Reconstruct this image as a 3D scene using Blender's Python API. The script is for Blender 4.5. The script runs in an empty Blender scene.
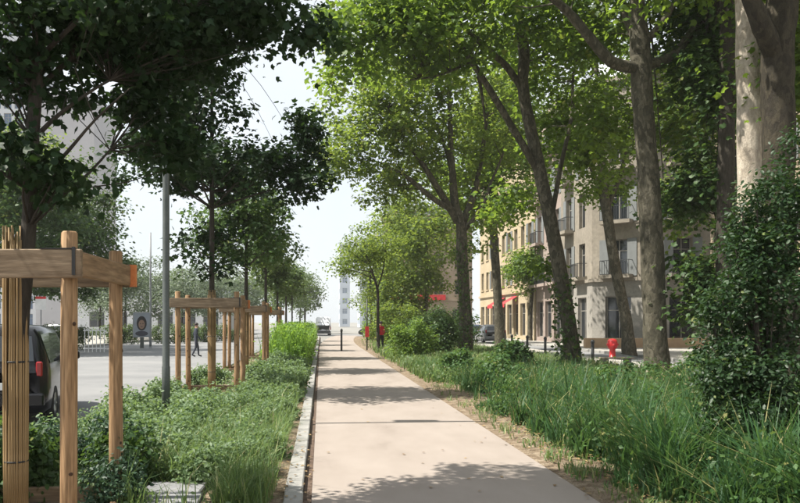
import bpy, math, random
import numpy as np
from mathutils import Vector, Matrix

# ------------------------------------------------------------------ camera, sky, sun, exposure
SC = bpy.context.scene
COL = SC.collection
F, CX, HY, H = 760.0, 321.0, 322.0, 1.6        # photo focal length (px), vanishing point, eye height (m)
cam = bpy.data.cameras.new('camera'); camo = bpy.data.objects.new('camera', cam); COL.objects.link(camo)
camo.location = (0, 0, H); camo.rotation_euler = (math.radians(90), 0, 0)
cam.sensor_width = 36; cam.lens = F/800*36
cam.shift_x = (400-CX)/800; cam.shift_y = (HY-251.5)/800
cam.clip_start = 0.05; cam.clip_end = 3000
SC.camera = camo

SUN_EL, SUN_AZ = math.radians(56), math.radians(-95)    # azimuth clockwise from +Y: sun on the left
world = bpy.data.worlds.new('World'); SC.world = world; world.use_nodes = True
wn = world.node_tree.nodes; wl = world.node_tree.links; wn.clear()
sky = wn.new('ShaderNodeTexSky'); sky.sky_type = 'NISHITA'; sky.sun_disc = False
sky.sun_elevation = SUN_EL; sky.sun_rotation = SUN_AZ
sky.air_density = 1.0; sky.dust_density = 2.0; sky.ozone_density = 1.0
bg = wn.new('ShaderNodeBackground'); bg.inputs['Strength'].default_value = 0.068
wo = wn.new('ShaderNodeOutputWorld')
wtc = wn.new('ShaderNodeTexCoord'); wnz = wn.new('ShaderNodeTexNoise'); wnz.inputs['Scale'].default_value = 2.2; wnz.inputs['Detail'].default_value = 5
wmr = wn.new('ShaderNodeMapRange'); wmr.inputs[1].default_value = .3; wmr.inputs[2].default_value = .7; wmr.inputs[3].default_value = .6; wmr.inputs[4].default_value = .97
wmx = wn.new('ShaderNodeMix'); wmx.data_type = 'RGBA'; wmx.inputs[7].default_value = (7.6, 8.0, 8.3, 1)     # thin bright cloud veil
wl.new(wtc.outputs['Generated'], wnz.inputs[0]); wl.new(wnz.outputs[0], wmr.inputs[0]); wl.new(wmr.outputs[0], wmx.inputs[0])
wl.new(sky.outputs[0], wmx.inputs[6]); wl.new(wmx.outputs[2], bg.inputs[0]); wl.new(bg.outputs[0], wo.inputs[0])
sl = bpy.data.lights.new('sun', 'SUN'); sl.energy = 5.0; sl.angle = math.radians(0.5); sl.color = (1.0, 0.95, 0.86)
so = bpy.data.objects.new('sun', sl); COL.objects.link(so); so.location = (-30, 0, 40)
sd = Vector((math.sin(SUN_AZ)*math.cos(SUN_EL), math.cos(SUN_AZ)*math.cos(SUN_EL), math.sin(SUN_EL)))
so.rotation_euler = sd.to_track_quat('Z', 'Y').to_euler()
SC.view_settings.view_transform = 'Standard'; SC.view_settings.look = 'None'
SC.view_settings.gamma = 1.0; SC.view_settings.exposure = 1.08
SC.render.engine = 'CYCLES'
SC.cycles.use_denoising = True
SC.cycles.max_bounces = 8; SC.cycles.diffuse_bounces = 4; SC.cycles.glossy_bounces = 2
SC.cycles.transmission_bounces = 4; SC.cycles.transparent_max_bounces = 4; SC.cycles.volume_bounces = 2
SC.cycles.sample_clamp_indirect = 6.0

random.seed(7); RNG = np.random.default_rng(11)
V = Vector

# ------------------------------------------------------------------ helpers
def P(x, y, d):                       # photo pixel at distance d along the path
    return V(((x-CX)*d/F, d, H+(HY-y)*d/F))
def gx(x, d): return (x-CX)*d/F

def tag(o, label=None, cat=None, group=None, kind=None):
    if label: o['label'] = label
    if cat: o['category'] = cat
    if group: o['group'] = group
    if kind: o['kind'] = kind
    return o
def empty(name, loc=(0, 0, 0), rz=0, label=None, cat=None, group=None):
    o = bpy.data.objects.new(name, None); COL.objects.link(o); o.location = loc; o.rotation_euler = (0, 0, rz)
    o.empty_display_size = 0.2
    return tag(o, label, cat, group)
def link(name, me, parent=None, loc=None):
    o = bpy.data.objects.new(name, me); COL.objects.link(o)
    if parent: o.parent = parent
    if loc is not None: o.location = loc
    return o
def copy_tree(o, parent=None):
    c = o.copy(); COL.objects.link(c)
    if parent: c.parent = parent
    for ch in list(o.children): copy_tree(ch, c)
    return c

class MB:
    def __init__(s): s.v = []; s.f = []; s.sm = []
    def add(s, vs, fs, smooth=False):
        n = len(s.v); s.v += [tuple(p) for p in vs]; s.f += [tuple(i+n for i in f) for f in fs]; s.sm += [smooth]*len(fs); return s
    def box(s, x0, y0, z0, x1, y1, z1, bev=0.0):
        if bev <= 0:
            return s.add([(x0,y0,z0),(x1,y0,z0),(x1,y1,z0),(x0,y1,z0),(x0,y0,z1),(x1,y0,z1),(x1,y1,z1),(x0,y1,z1)],
                  [(0,3,2,1),(4,5,6,7),(0,1,5,4),(1,2,6,5),(2,3,7,6),(3,0,4,7)])
        b = bev                                       # chamfered box: 24 vertices
        pts, idx = [], {}
        for i, X in enumerate((x0, x1)):
            for j, Y in enumerate((y0, y1)):
                for k, Z in enumerate((z0, z1)):
                    sx, sy, sz = (1-2*i)*b, (1-2*j)*b, (1-2*k)*b
                    for ax, p in enumerate(((X, Y+sy, Z+sz), (X+sx, Y, Z+sz), (X+sx, Y+sy, Z))):
                        idx[i, j, k, ax] = len(pts); pts.append(p)
        q = lambda *a: tuple(idx[t] for t in a)
        fs = []
        for i in (0, 1):
            fs.append(q((i,0,0,0),(i,0,1,0),(i,1,1,0),(i,1,0,0))); fs.append(q((0,i,0,1),(1,i,0,1),(1,i,1,1),(0,i,1,1)))
            fs.append(q((0,0,i,2),(0,1,i,2),(1,1,i,2),(1,0,i,2)))
            for j in (0, 1):
                fs.append(q((i,j,0,0),(i,j,1,0),(i,j,1,1),(i,j,0,1))); fs.append(q((i,0,j,0),(i,1,j,0),(i,1,j,2),(i,0,j,2)))
                fs.append(q((0,i,j,1),(1,i,j,1),(1,i,j,2),(0,i,j,2)))
                for k in (0, 1): fs.append(q((i,j,k,0),(i,j,k,1),(i,j,k,2)))
        return s.add(pts, fs)
    def quad(s, a, b, c, d): return s.add([a, b, c, d], [(0, 1, 2, 3)])
    def tube(s, pts, n=8, sub=0, cap=True, wob=0.0, smooth=True):
        pts = [(V(p), r) for p, r in pts]
        if sub: pts = smooth_pts(pts, sub)
        rings = []; ref = None
        for i, (p, r) in enumerate(pts):
            t = (pts[min(i+1, len(pts)-1)][0]-pts[max(i-1, 0)][0])
            t = t.normalized() if t.length > 1e-9 else V((0, 0, 1))
            if ref is None: ref = V((1, 0, 0)) if abs(t.x) < .8 else V((0, 1, 0))
            a = (ref-t*ref.dot(t)).normalized(); ref = a; b = t.cross(a)
            rings.append([p+(a*math.cos(2*math.pi*k/n)+b*math.sin(2*math.pi*k/n))*r*(1+(random.uniform(-wob, wob) if wob else 0)) for k in range(n)])
        vs = [q for ring in rings for q in ring]; fs = []
        for i in range(len(rings)-1):
            for k in range(n):
                fs.append((i*n+k, i*n+(k+1) % n, (i+1)*n+(k+1) % n, (i+1)*n+k))
        s.add(vs, fs, smooth)
        if cap:
            m = len(s.v)-len(vs)
            s.f.append(tuple(m+k for k in range(n))[::-1]); s.f.append(tuple(m+(len(rings)-1)*n+k for k in range(n))); s.sm += [False]*2
        return s
    def lathe(s, prof, n=16, c=(0, 0, 0), axis='z', smooth=True):
        vs, fs = [], []
        for r, z in prof:
            for k in range(n):
                a = 2*math.pi*k/n
                p = (r*math.cos(a), r*math.sin(a), z)
                if axis == 'x': p = (p[2], p[0], p[1])
                if axis == 'y': p = (p[0], p[2], p[1])
                vs.append((p[0]+c[0], p[1]+c[1], p[2]+c[2]))
        for i in range(len(prof)-1):
            for k in range(n): fs.append((i*n+k, i*n+(k+1) % n, (i+1)*n+(k+1) % n, (i+1)*n+k))
        return s.add(vs, fs, smooth)
    def mesh(s, name, mat):
        me = bpy.data.meshes.new(name); me.from_pydata(s.v, [], s.f)
        me.polygons.foreach_set('use_smooth', s.sm)
        if mat: me.materials.append(mat)
        me.update(); return me
    def build(s, name, mat, parent=None, loc=None): return link(name, s.mesh(name, mat), parent, loc)

def smooth_pts(pts, sub):
    out = []
    for i in range(len(pts)-1):
        p0 = pts[max(i-1, 0)]; p1 = pts[i]; p2 = pts[i+1]; p3 = pts[min(i+2, len(pts)-1)]
        for k in range(sub):
            t = k/sub; t2 = t*t; t3 = t2*t
            q = 0.5*((2*p1[0])+(p2[0]-p0[0])*t+(2*p0[0]-5*p1[0]+4*p2[0]-p3[0])*t2+(3*p1[0]-p0[0]-3*p2[0]+p3[0])*t3)
            out.append((q, p1[1]*(1-t)+p2[1]*t))
    out.append(pts[-1]); return out

# ------------------------------------------------------------------ materials
MATS = {}
def newmat(name):
    m = bpy.data.materials.new(name); m.use_nodes = True; MATS[name] = m
    return m, m.node_tree.nodes, m.node_tree.links, m.node_tree.nodes['Principled BSDF']
def spec(b, v):
    b.inputs['Specular IOR Level'].default_value = v
def noisy(name, cols, scale=5, rough=.8, bump=.0, bscale=40, detail=6, stretch=(1, 1, 1), sp=.3, coord='Object', ramp=None, metal=0, dist=0.02, speck=None):
    m, n, l, b = newmat(name)
    tc = n.new('ShaderNodeTexCoord'); mp = n.new('ShaderNodeMapping'); mp.inputs['Scale'].default_value = stretch
    l.new(tc.outputs[coord], mp.inputs[0])
    nz = n.new('ShaderNodeTexNoise'); nz.inputs['Scale'].default_value = scale; nz.inputs['Detail'].default_value = detail
    nz.inputs['Roughness'].default_value = .6
    l.new(mp.outputs[0], nz.inputs[0])
    cr = n.new('ShaderNodeValToRGB'); els = cr.color_ramp.elements
    pos = ramp or [0.3+0.4*i/max(1, len(cols)-1) for i in range(len(cols))]
    while len(els) < len(cols): els.new(.5)
    for e, p_, c in zip(els, pos, cols): e.position = p_; e.color = (*c, 1)
    l.new(nz.outputs[0], cr.inputs[0])
    out = cr.outputs[0]
    if speck:
        n2 = n.new('ShaderNodeTexNoise'); n2.inputs['Scale'].default_value = speck[0]; n2.inputs['Detail'].default_value = 2
        l.new(mp.outputs[0], n2.inputs[0])
        mr = n.new('ShaderNodeMapRange'); mr.inputs[1].default_value = .3; mr.inputs[2].default_value = .7
        mr.inputs[3].default_value = 1-speck[1]; mr.inputs[4].default_value = 1+speck[1]
        l.new(n2.outputs[0], mr.inputs[0])
        mx = n.new('ShaderNodeVectorMath'); mx.operation = 'SCALE'
        l.new(out, mx.inputs[0]); l.new(mr.outputs[0], mx.inputs['Scale']); out = mx.outputs[0]
    l.new(out, b.inputs['Base Color'])
    b.inputs['Roughness'].default_value = rough; b.inputs['Metallic'].default_value = metal; spec(b, sp)
    if bump:
        n3 = n.new('ShaderNodeTexNoise'); n3.inputs['Scale'].default_value = bscale; n3.inputs['Detail'].default_value = 6
        l.new(mp.outputs[0], n3.inputs[0])
        bp = n.new('ShaderNodeBump'); bp.inputs['Strength'].default_value = bump; bp.inputs['Distance'].default_value = dist
        l.new(n3.outputs[0], bp.inputs['Height']); l.new(bp.outputs[0], b.inputs['Normal'])
    return m
def plain(name, col, rough=.6, metal=0, sp=.4, var=.12):
    c2 = tuple(c*(1-var) for c in col); c1 = tuple(min(1, c*(1+var)) for c in col)
    return noisy(name, [c2, c1], scale=3, rough=rough, metal=metal, sp=sp)
def glass(name, col, rough=.08):
    m, n, l, b = newmat(name)
    b.inputs['Base Color'].default_value = (*col, 1); b.inputs['Roughness'].default_value = rough; spec(b, .8)
    return m
def leafmat(name, c0, c1, trans, fac=.35, rough=.5, sp=.25, yellow=None):
    m, n, l, b = newmat(name)
    at = n.new('ShaderNodeAttribute'); at.attribute_name = 'tint'
    cr = n.new('ShaderNodeValToRGB'); e = cr.color_ramp.elements
    e[0].position = 0; e[0].color = (*c0, 1); e[1].position = .9; e[1].color = (*c1, 1)
    if yellow: q = e.new(.97); q.color = (*yellow, 1)
    l.new(at.outputs['Fac'], cr.inputs[0]); l.new(cr.outputs[0], b.inputs['Base Color'])
    b.inputs['Roughness'].default_value = rough; spec(b, sp)
    tr = n.new('ShaderNodeBsdfTranslucent')
    mx = n.new('ShaderNodeMix'); mx.data_type = 'RGBA'; mx.inputs[0].default_value = .6
    l.new(cr.outputs[0], mx.inputs[6]); mx.inputs[7].default_value = (*trans, 1); l.new(mx.outputs[2], tr.inputs[0])
    ms = n.new('ShaderNodeMixShader'); ms.inputs[0].default_value = fac
    l.new(b.outputs[0], ms.inputs[1]); l.new(tr.outputs[0], ms.inputs[2]); l.new(ms.outputs[0], n['Material Output'].inputs[0])
    return m

M_path = noisy('path_surface', [(.205,.173,.148),(.258,.221,.192),(.28,.241,.211),(.30,.262,.232)], scale=1.1, rough=.9, bump=.4, bscale=140, speck=(190,.2), ramp=[.22,.42,.6,.8], sp=.2, dist=.006, stretch=(1.5,.6,1), detail=10)
M_asph = noisy('asphalt', [(.145,.147,.15),(.185,.186,.187),(.22,.219,.217)], scale=.35, rough=.85, bump=.25, bscale=90, speck=(120,.18), sp=.3, dist=.006)
M_ground = noisy('far_ground', [(.16,.155,.14),(.24,.23,.21)], scale=.05, rough=.9)
M_pave = noisy('pale_paving', [(.28,.265,.235),(.38,.36,.325)], scale=.8, rough=.9, bump=.2, bscale=60, speck=(60,.1), sp=.2, dist=.006)
M_soil = noisy('soil', [(.10,.07,.048),(.19,.145,.10),(.30,.245,.18)], scale=7, rough=.95, bump=.9, bscale=45, speck=(70,.3), sp=.1, dist=.03)
M_strip = noisy('gutter_earth', [(.085,.06,.045),(.15,.11,.085)], scale=9, rough=.95, bump=.6, bscale=80, sp=.1)
M_stone = noisy('kerb_granite', [(.22,.212,.198),(.32,.312,.292)], scale=4, rough=.8, bump=.3, bscale=80, speck=(180,.14), sp=.25, dist=.006)
M_slab = noisy('grey_slab', [(.15,.15,.157),(.23,.23,.235)], scale=5, rough=.85, bump=.3, bscale=60, speck=(120,.15), dist=.006)
M_wood = noisy('peeled_post_wood', [(.17,.10,.05),(.28,.172,.088),(.36,.235,.13)], scale=3, rough=.75, bump=.35, bscale=18, stretch=(9,9,.7), speck=(6,.22), sp=.25, dist=.006)
M_rail = noisy('shaded_rail_wood', [(.115,.08,.05),(.185,.135,.088),(.24,.18,.12)], scale=3, rough=.8, bump=.35, bscale=18, stretch=(.8,9,9), speck=(5,.22), sp=.2, dist=.006)  # front and back rails: crown shade put into a darker, greyer colour
M_railY = noisy('rail_wood_lengthwise', [(.14,.09,.052),(.23,.15,.085),(.29,.20,.118)], scale=3, rough=.8, bump=.35, bscale=18, stretch=(9,.8,9), speck=(5,.22), sp=.2, dist=.006)  # side rails: warm bounce off the path put into a lighter colour
M_end = noisy('orange_end_grain', [(.45,.13,.045),(.62,.24,.08)], scale=14, rough=.7)
M_reed = noisy('reed_stalk', [(.16,.10,.045),(.30,.205,.10),(.37,.27,.15)], scale=4, rough=.7, stretch=(40,40,1.2), bump=.3, bscale=8, sp=.2, dist=.004)
M_rubber = plain('black_rubber', (.02,.02,.02), .6)
M_steel = noisy('grey_green_painted_steel', [(.055,.065,.06),(.085,.095,.088)], scale=5, rough=.45, sp=.5, speck=(40,.1))
M_dark = plain('dark_painted_metal', (.035,.037,.04), .5)
M_bark = noisy('young_tree_bark', [(.025,.021,.016),(.055,.047,.036)], scale=10, rough=.9, bump=.7, bscale=20, stretch=(4,4,1), dist=.02)
def planebark(name, cols, sc=3.2):
    m, n, l, b = newmat(name)
    tc = n.new('ShaderNodeTexCoord'); mp = n.new('ShaderNodeMapping'); mp.inputs['Scale'].default_value = (1.0,1.0,.5)
    l.new(tc.outputs['Object'], mp.inputs[0])
    nz = n.new('ShaderNodeTexNoise'); nz.inputs['Scale'].default_value = 5; nz.inputs['Detail'].default_value = 4; l.new(mp.outputs[0], nz.inputs[0])
    ad = n.new('ShaderNodeMix'); ad.data_type = 'RGBA'; ad.blend_type = 'ADD'; ad.inputs[0].default_value = .35
    l.new(mp.outputs[0], ad.inputs[6]); l.new(nz.outputs[1], ad.inputs[7])
    vo = n.new('ShaderNodeTexVoronoi'); vo.inputs['Scale'].default_value = sc*3.6; l.new(ad.outputs[2], vo.inputs[0])
    cr = n.new('ShaderNodeValToRGB'); cr.color_ramp.interpolation = 'CONSTANT'; e = cr.color_ramp.elements
    while len(e) < len(cols): e.new(.5)
    sep = n.new('ShaderNodeSeparateColor'); l.new(vo.outputs['Color'], sep.inputs[0]); l.new(sep.outputs[0], cr.inputs[0])
    for i, c in enumerate(cols): e[i].position = i/len(cols); e[i].color = (*c, 1)
    n2 = n.new('ShaderNodeTexNoise'); n2.inputs['Scale'].default_value = 17; n2.inputs['Detail'].default_value = 9; n2.inputs['Roughness'].default_value = .7; l.new(mp.outputs[0], n2.inputs[0])
    mr = n.new('ShaderNodeMapRange'); mr.inputs[1].default_value=.3; mr.inputs[2].default_value=.7; mr.inputs[3].default_value=.62; mr.inputs[4].default_value=1.3
    l.new(n2.outputs[0], mr.inputs[0])
    vm = n.new('ShaderNodeVectorMath'); vm.operation = 'SCALE'; l.new(cr.outputs[0], vm.inputs[0]); l.new(mr.outputs[0], vm.inputs['Scale'])
    l.new(vm.outputs[0], b.inputs['Base Color']); b.inputs['Roughness'].default_value = .85; spec(b, .2)
    bp = n.new('ShaderNodeBump'); bp.inputs['Strength'].default_value=.9; bp.inputs['Distance'].default_value=.035
    l.new(n2.outputs[0], bp.inputs['Height']); l.new(bp.outputs[0], b.inputs['Normal'])
    return m
M_plane = planebark('plane_tree_bark', [(.066,.060,.042),(.085,.077,.054),(.056,.051,.036),(.115,.104,.076)])
M_plane2 = planebark('shade_darkened_plane_bark', [(.034,.029,.02),(.043,.036,.024),(.03,.025,.018),(.05,.042,.028)])  # bark darkened: this trunk's shade is put into the colour
M_pale = planebark('sunlit_pale_plane_bark', [(.42,.365,.295),(.39,.335,.265),(.46,.405,.325),(.35,.30,.235)], 2.2)  # pale bark lightened further: sunlight on the trunk is in the colour

L_plane = leafmat('plane_leaf', (.010,.030,.007), (.088,.158,.028), (.40,.58,.06), .44, yellow=(.18,.19,.04))  # dark leaf tints stand in for shaded gaps between leaves
L_plane_y = leafmat('plane_leaf_yellow_green', (.018,.042,.010), (.105,.168,.034), (.48,.62,.08), .44, yellow=(.24,.23,.05))
L_near = leafmat('shade_dark_tree_leaf', (.008,.021,.008), (.020,.043,.015), (.07,.14,.02), .18, rough=.55, sp=.14)  # leaf colour darkened to stand for the crown's shaded underside
L_mid = leafmat('street_tree_leaf', (.018,.046,.014), (.055,.105,.028), (.2,.33,.05), .28, yellow=(.14,.16,.04))
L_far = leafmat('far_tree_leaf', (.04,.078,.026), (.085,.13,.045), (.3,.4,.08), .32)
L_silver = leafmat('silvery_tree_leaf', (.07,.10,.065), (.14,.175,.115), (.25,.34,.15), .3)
L_shrub = leafmat('glossy_shrub_leaf', (.010,.028,.010), (.030,.062,.022), (.1,.2,.03), .2, rough=.45, sp=.24, yellow=(.10,.13,.04))
L_bright = leafmat('bright_green_shrub_leaf', (.05,.105,.022), (.125,.205,.042), (.42,.6,.07), .4)
L_grass = leafmat('ornamental_grass_blade', (.020,.062,.026), (.056,.122,.042), (.2,.38,.08), .35, yellow=(.3,.28,.12))
L_grass2 = leafmat('fine_light_grass', (.055,.11,.035), (.125,.19,.07), (.36,.5,.12), .35, yellow=(.42,.38,.20))
L_herb = leafmat('dark_herb_leaf', (.022,.06,.02), (.07,.135,.04), (.25,.42,.07), .3, yellow=(.2,.2,.07))
L_seed = leafmat('pale_seed_head', (.11,.11,.055), (.20,.185,.10), (.3,.28,.14), .3)
L_gcov = leafmat('grey_green_perennial_leaf', (.075,.13,.058), (.17,.235,.125), (.35,.5,.12), .35)
L_lime = leafmat('lime_green_stalk_leaf', (.075,.16,.03), (.15,.255,.05), (.42,.65,.07), .4)
L_dry = leafmat('dry_fallen_leaf', (.16,.095,.045), (.34,.24,.12), (.3,.2,.08), .15)

# ------------------------------------------------------------------ leaves
SHAPES = {
 'leaf': (np.array([[0,0,0],[.33,.42,.05],[0,1,-.06],[-.33,.42,.05]]), [(0,1,2),(0,2,3)]),
 'lobed': (np.array([[0,0,0],[.30,.12,.04],[.50,.52,.02],[.20,.58,.05],[0,1,-.10],[-.20,.58,.05],[-.50,.52,.02],[-.30,.12,.04]]),
           [(0,1,2,3),(0,3,4),(0,4,5),(0,5,6,7)]),
 'oval': (np.array([[0,0,0],[.24,.28,.04],[.25,.66,.03],[0,1,-.05],[-.25,.66,.03],[-.24,.28,.04]]), [(0,1,2,3),(0,3,4,5)]),
}
def leaf_mesh(name, pos, size, mat, up=None, tint=None, shape='leaf', flat=.5, rng=RNG):
    """pos (n,3); every leaf turned its own way; flat=1 keeps them level"""
    n = len(pos); base, faces = SHAPES[shape]
    nz = rng.normal(size=(n,3))*(1-flat)*1.1; nz[:,2] = np.abs(nz[:,2])+flat
    if up is not None: nz += up
    nz /= np.linalg.norm(nz, axis=1)[:,None]+1e-9
    t = rng.normal(size=(n,3)); t[:,2] -= .35
    t -= nz*np.sum(t*nz, axis=1)[:,None]; t /= np.linalg.norm(t, axis=1)[:,None]+1e-9
    b = np.cross(nz, t)
    s = size*rng.uniform(.65,1.25,size=n)
    pts = pos[:,None,:]+s[:,None,None]*(base[None,:,0,None]*b[:,None,:]+base[None,:,1,None]*t[:,None,:]+base[None,:,2,None]*nz[:,None,:])
    k = len(base); verts = pts.reshape(-1,3)
    return raw_mesh(name, verts, faces, n, k, mat, tint if tint is not None else rng.uniform(0,1,n))
def raw_mesh(name, verts, faces, n, k, mat, tint):
    me = bpy.data.meshes.new(name)
    lens = [len(f) for f in faces]; flat_ = np.concatenate([np.array(f) for f in faces])
    loops = (np.arange(n)[:,None]*k+flat_[None,:]).reshape(-1)
    tot = np.tile(np.array(lens), n); st = np.concatenate([[0], np.cumsum(tot)[:-1]])
    me.vertices.add(len(verts)); me.vertices.foreach_set('co', np.ascontiguousarray(verts, dtype=np.float32).ravel())
    me.loops.add(len(loops)); me.loops.foreach_set('vertex_index', loops.astype(np.int32))
    me.polygons.add(len(tot)); me.polygons.foreach_set('loop_start', st.astype(np.int32)); me.polygons.foreach_set('loop_total', tot.astype(np.int32))
    a = me.attributes.new('tint', 'FLOAT', 'FACE'); a.data.foreach_set('value', np.repeat(tint, len(faces)).astype(np.float32))
    me.materials.append(mat); me.update(calc_edges=True); return me
def blade_mesh(name, pos, height, width, mat, lean=.35, tint=None, rng=RNG, bias=(0,0)):
    """grass blades: 3 cross-sections, bending over"""
    n = len(pos); a = rng.uniform(0, 2*np.pi, n); h = height*rng.uniform(.55,1.15,n); w = width*rng.uniform(.6,1.3,n)
    d = np.stack([np.cos(a)+bias[0], np.sin(a)+bias[1], np.zeros(n)], 1); sd_ = np.stack([-np.sin(a), np.cos(a), np.zeros(n)], 1)
    ln = lean*rng.uniform(.3,1.5,n)
    vs = []
    for t, ww in ((0,1),(.5,.85)):
        c = pos+np.array([0,0,1])*(h*t*(1-.12*ln*t))[:,None]+d*(h*ln*t*t)[:,None]
        vs += [c-sd_*(w*ww/2)[:,None], c+sd_*(w*ww/2)[:,None]]
    c = pos+np.array([0,0,1])*(h*(1-.35*ln))[:,None]+d*(h*ln)[:,None]; vs.append(c)
    verts = np.stack(vs, 1).reshape(-1,3)
    return raw_mesh(name, verts, [(0,1,3,2),(2,3,4)], n, 5, mat, tint if tint is not None else rng.uniform(0,1,n))

# ------------------------------------------------------------------ trees
def seg_samples(lines, step=.35):
    out = []
    for ln in lines:
        for (a, ra), (b, rb) in zip(ln[:-1], ln[1:]):
            k = max(1, int((b-a).length/step))
            for i in range(k): out.append((a.lerp(b, i/k), ra+(rb-ra)*i/k))
    return out
def tree(name, label, trunk, limbs, blobs, nleaf, lsize, lmat, bmat, group=None, cat='tree', sigma=.5, shape='leaf',
         auto=0, nodes=8, flat=.45, twigs=True, wob=.06, shell=.5, rng=None):
    """trunk/limbs: lists of (point, radius); blobs: (centre, (rx,ry,rz), clumps)"""
    rng = rng or np.random.default_rng(abs(hash_(name+label)) % 100000)
    base = V(trunk[0][0]); root = empty(name, base, 0, label, cat, group)
    T = [(V(p)-base, r) for p, r in trunk]
    r0 = T[0][1]
    Tm = MB().tube([(T[0][0]-V((0,0,.15)), r0*1.35), (T[0][0]+V((0,0,.12)), r0*1.12)]+T[1:] if len(T) > 1 else T, n=nodes+2, sub=4, wob=wob)
    Tm.build('trunk', bmat, root)
    Ls = [[(V(p)-base, r) for p, r in L] for L in limbs]
    cl = []
    for C, R, k in blobs:
        C = V(C)-base
        for _ in range(k):
            d = rng.normal(size=3); d /= np.linalg.norm(d); r = rng.uniform(0,1)**shell
            cl.append((C.x+d[0]*R[0]*r, C.y+d[1]*R[1]*r, C.z+d[2]*R[2]*r))
    cl = np.array(cl)
    if auto:                                    # further limbs from the trunk's upper end into the crown
        tip, rt = T[-1]
        idx = rng.choice(len(cl), size=min(auto, len(cl)), replace=False)
        for i in idx:
            e = V(cl[i]); k = rng.uniform(.45, 1); s = T[-2][0].lerp(tip, k); m = s.lerp(e, .5); m.z += .08*(e-s).length
            rr = rt*rng.uniform(.35,.6)
            Ls.append([(s, rr), (m, rr*.65), (e, rr*.2)])
    for L in Ls:
        MB().tube(L, n=max(5, nodes-2), sub=4, wob=wob).build('limb', bmat, root)
    if twigs:
        S = seg_samples([T]+Ls); SP = np.array([tuple(p) for p, r in S]); tb = MB()
        for c in cl:
            dd = np.linalg.norm(SP-c, axis=1)+np.clip(SP[:,2]-c[2]+.3, 0, None)*1.5
            j = int(np.argmin(dd)); s = V(SP[j]); e = V(c)
            if not .2 < (e-s).length < 1.9: continue
            if abs(e.z-s.z) < .25*(e-s).length and (e-s).length > .9: continue
            m = s.lerp(e, .5)+V(rng.normal(size=3)*.08*(e-s).length); rr = min(S[j][1]*.5, .012*(e-s).length+.008)
            tb.tube([(s, rr), (m, rr*.7), (e, rr*.3)], n=4, cap=False)
        if tb.v: tag(tb.build('twigs', bmat, root), kind='stuff')
    w = rng.uniform(.5,1.5,len(cl)); w /= w.sum(); ci = rng.choice(len(cl), size=nleaf, p=w)
    sg = sigma*rng.uniform(.6,1.3,len(cl))
    off = rng.normal(size=(nleaf,3))*sg[ci][:,None]*np.array([1,1,.62])
    pos = cl[ci]+off; up = off/(sg[ci][:,None]+1e-6)*.25
    ct = rng.uniform(-.28,.28,len(cl)); tint = np.clip(.45+ct[ci]+rng.normal(size=nleaf)*.22, 0, 1)
    me = leaf_mesh('crown', pos, lsize, lmat, up=up, tint=tint, shape=shape, flat=flat, rng=rng)
    tag(link('crown', me, root), kind='stuff')
    return root
def hash_(s):
    h = 7
    for c in s: h = (h*131+ord(c)) % 1000003
    return h
def bush(name, label, centre, blobs, nleaf, lsize, lmat, group=None, cat='shrub', sigma=.14, shape='leaf', stems=7, flat=.35, shell=.4, stem_mat=None):
    rng = np.random.default_rng(hash_(name+label)+int(centre[0]*37+centre[1]*91)); base = V(centre)
    root = empty(name, base, 0, label, cat, group)
    cl = []
    for C, R, k in blobs:
        for _ in range(k):
            d = rng.normal(size=3); d /= np.linalg.norm(d); r = rng.uniform(0,1)**shell
            cl.append((C[0]+d[0]*R[0]*r, C[1]+d[1]*R[1]*r, max(.05, C[2]+d[2]*R[2]*r)))
    cl = np.array(cl); sb = MB()
    for i in rng.choice(len(cl), size=min(stems*4, len(cl)), replace=False):
        e = V(cl[i]); s = V((rng.normal()*.06, rng.normal()*.06, -.05)); m = V((e.x*.35, e.y*.35, e.z*.5))
        rr = .006+.006*e.z
        sb.tube([(s, rr), (m, rr*.8), (e, rr*.3)], n=4, sub=2, cap=False)
    sb.build('stems', stem_mat or M_bark, root)
    ci = rng.integers(0, len(cl), nleaf); off = rng.normal(size=(nleaf,3))*sigma
    pos = cl[ci]+off; pos[:,2] = np.maximum(pos[:,2], .02)
    ct = rng.uniform(-.25,.25,len(cl)); tint = np.clip(.45+ct[ci]+rng.normal(size=nleaf)*.2, 0, 1)
    tag(link('foliage', leaf_mesh('foliage', pos, lsize, lmat, up=off/sigma*.35, tint=tint, shape=shape, flat=flat, rng=rng), root), kind='stuff')
    return root

# ------------------------------------------------------------------ the ground and the paving
def sheet(name, x0, y0, x1, y1, z, mat, thick=0, nx=1, ny=1, kind='structure'):
    m = MB()
    if thick: m.box(x0, y0, z-thick, x1, y1, z)
    else: m.quad((x0,y0,z),(x1,y0,z),(x1,y1,z),(x0,y1,z))
    return tag(m.build(name, mat), kind=kind)
RZ = -0.11
sheet('ground', -900, -300, 900, 1800, RZ-.012, M_ground)
sheet('road', -15.5, -30, -3.42, 160, RZ, M_asph)
sheet('cross_street', -60, 92, 60, 104, RZ+.004, M_asph)
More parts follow.
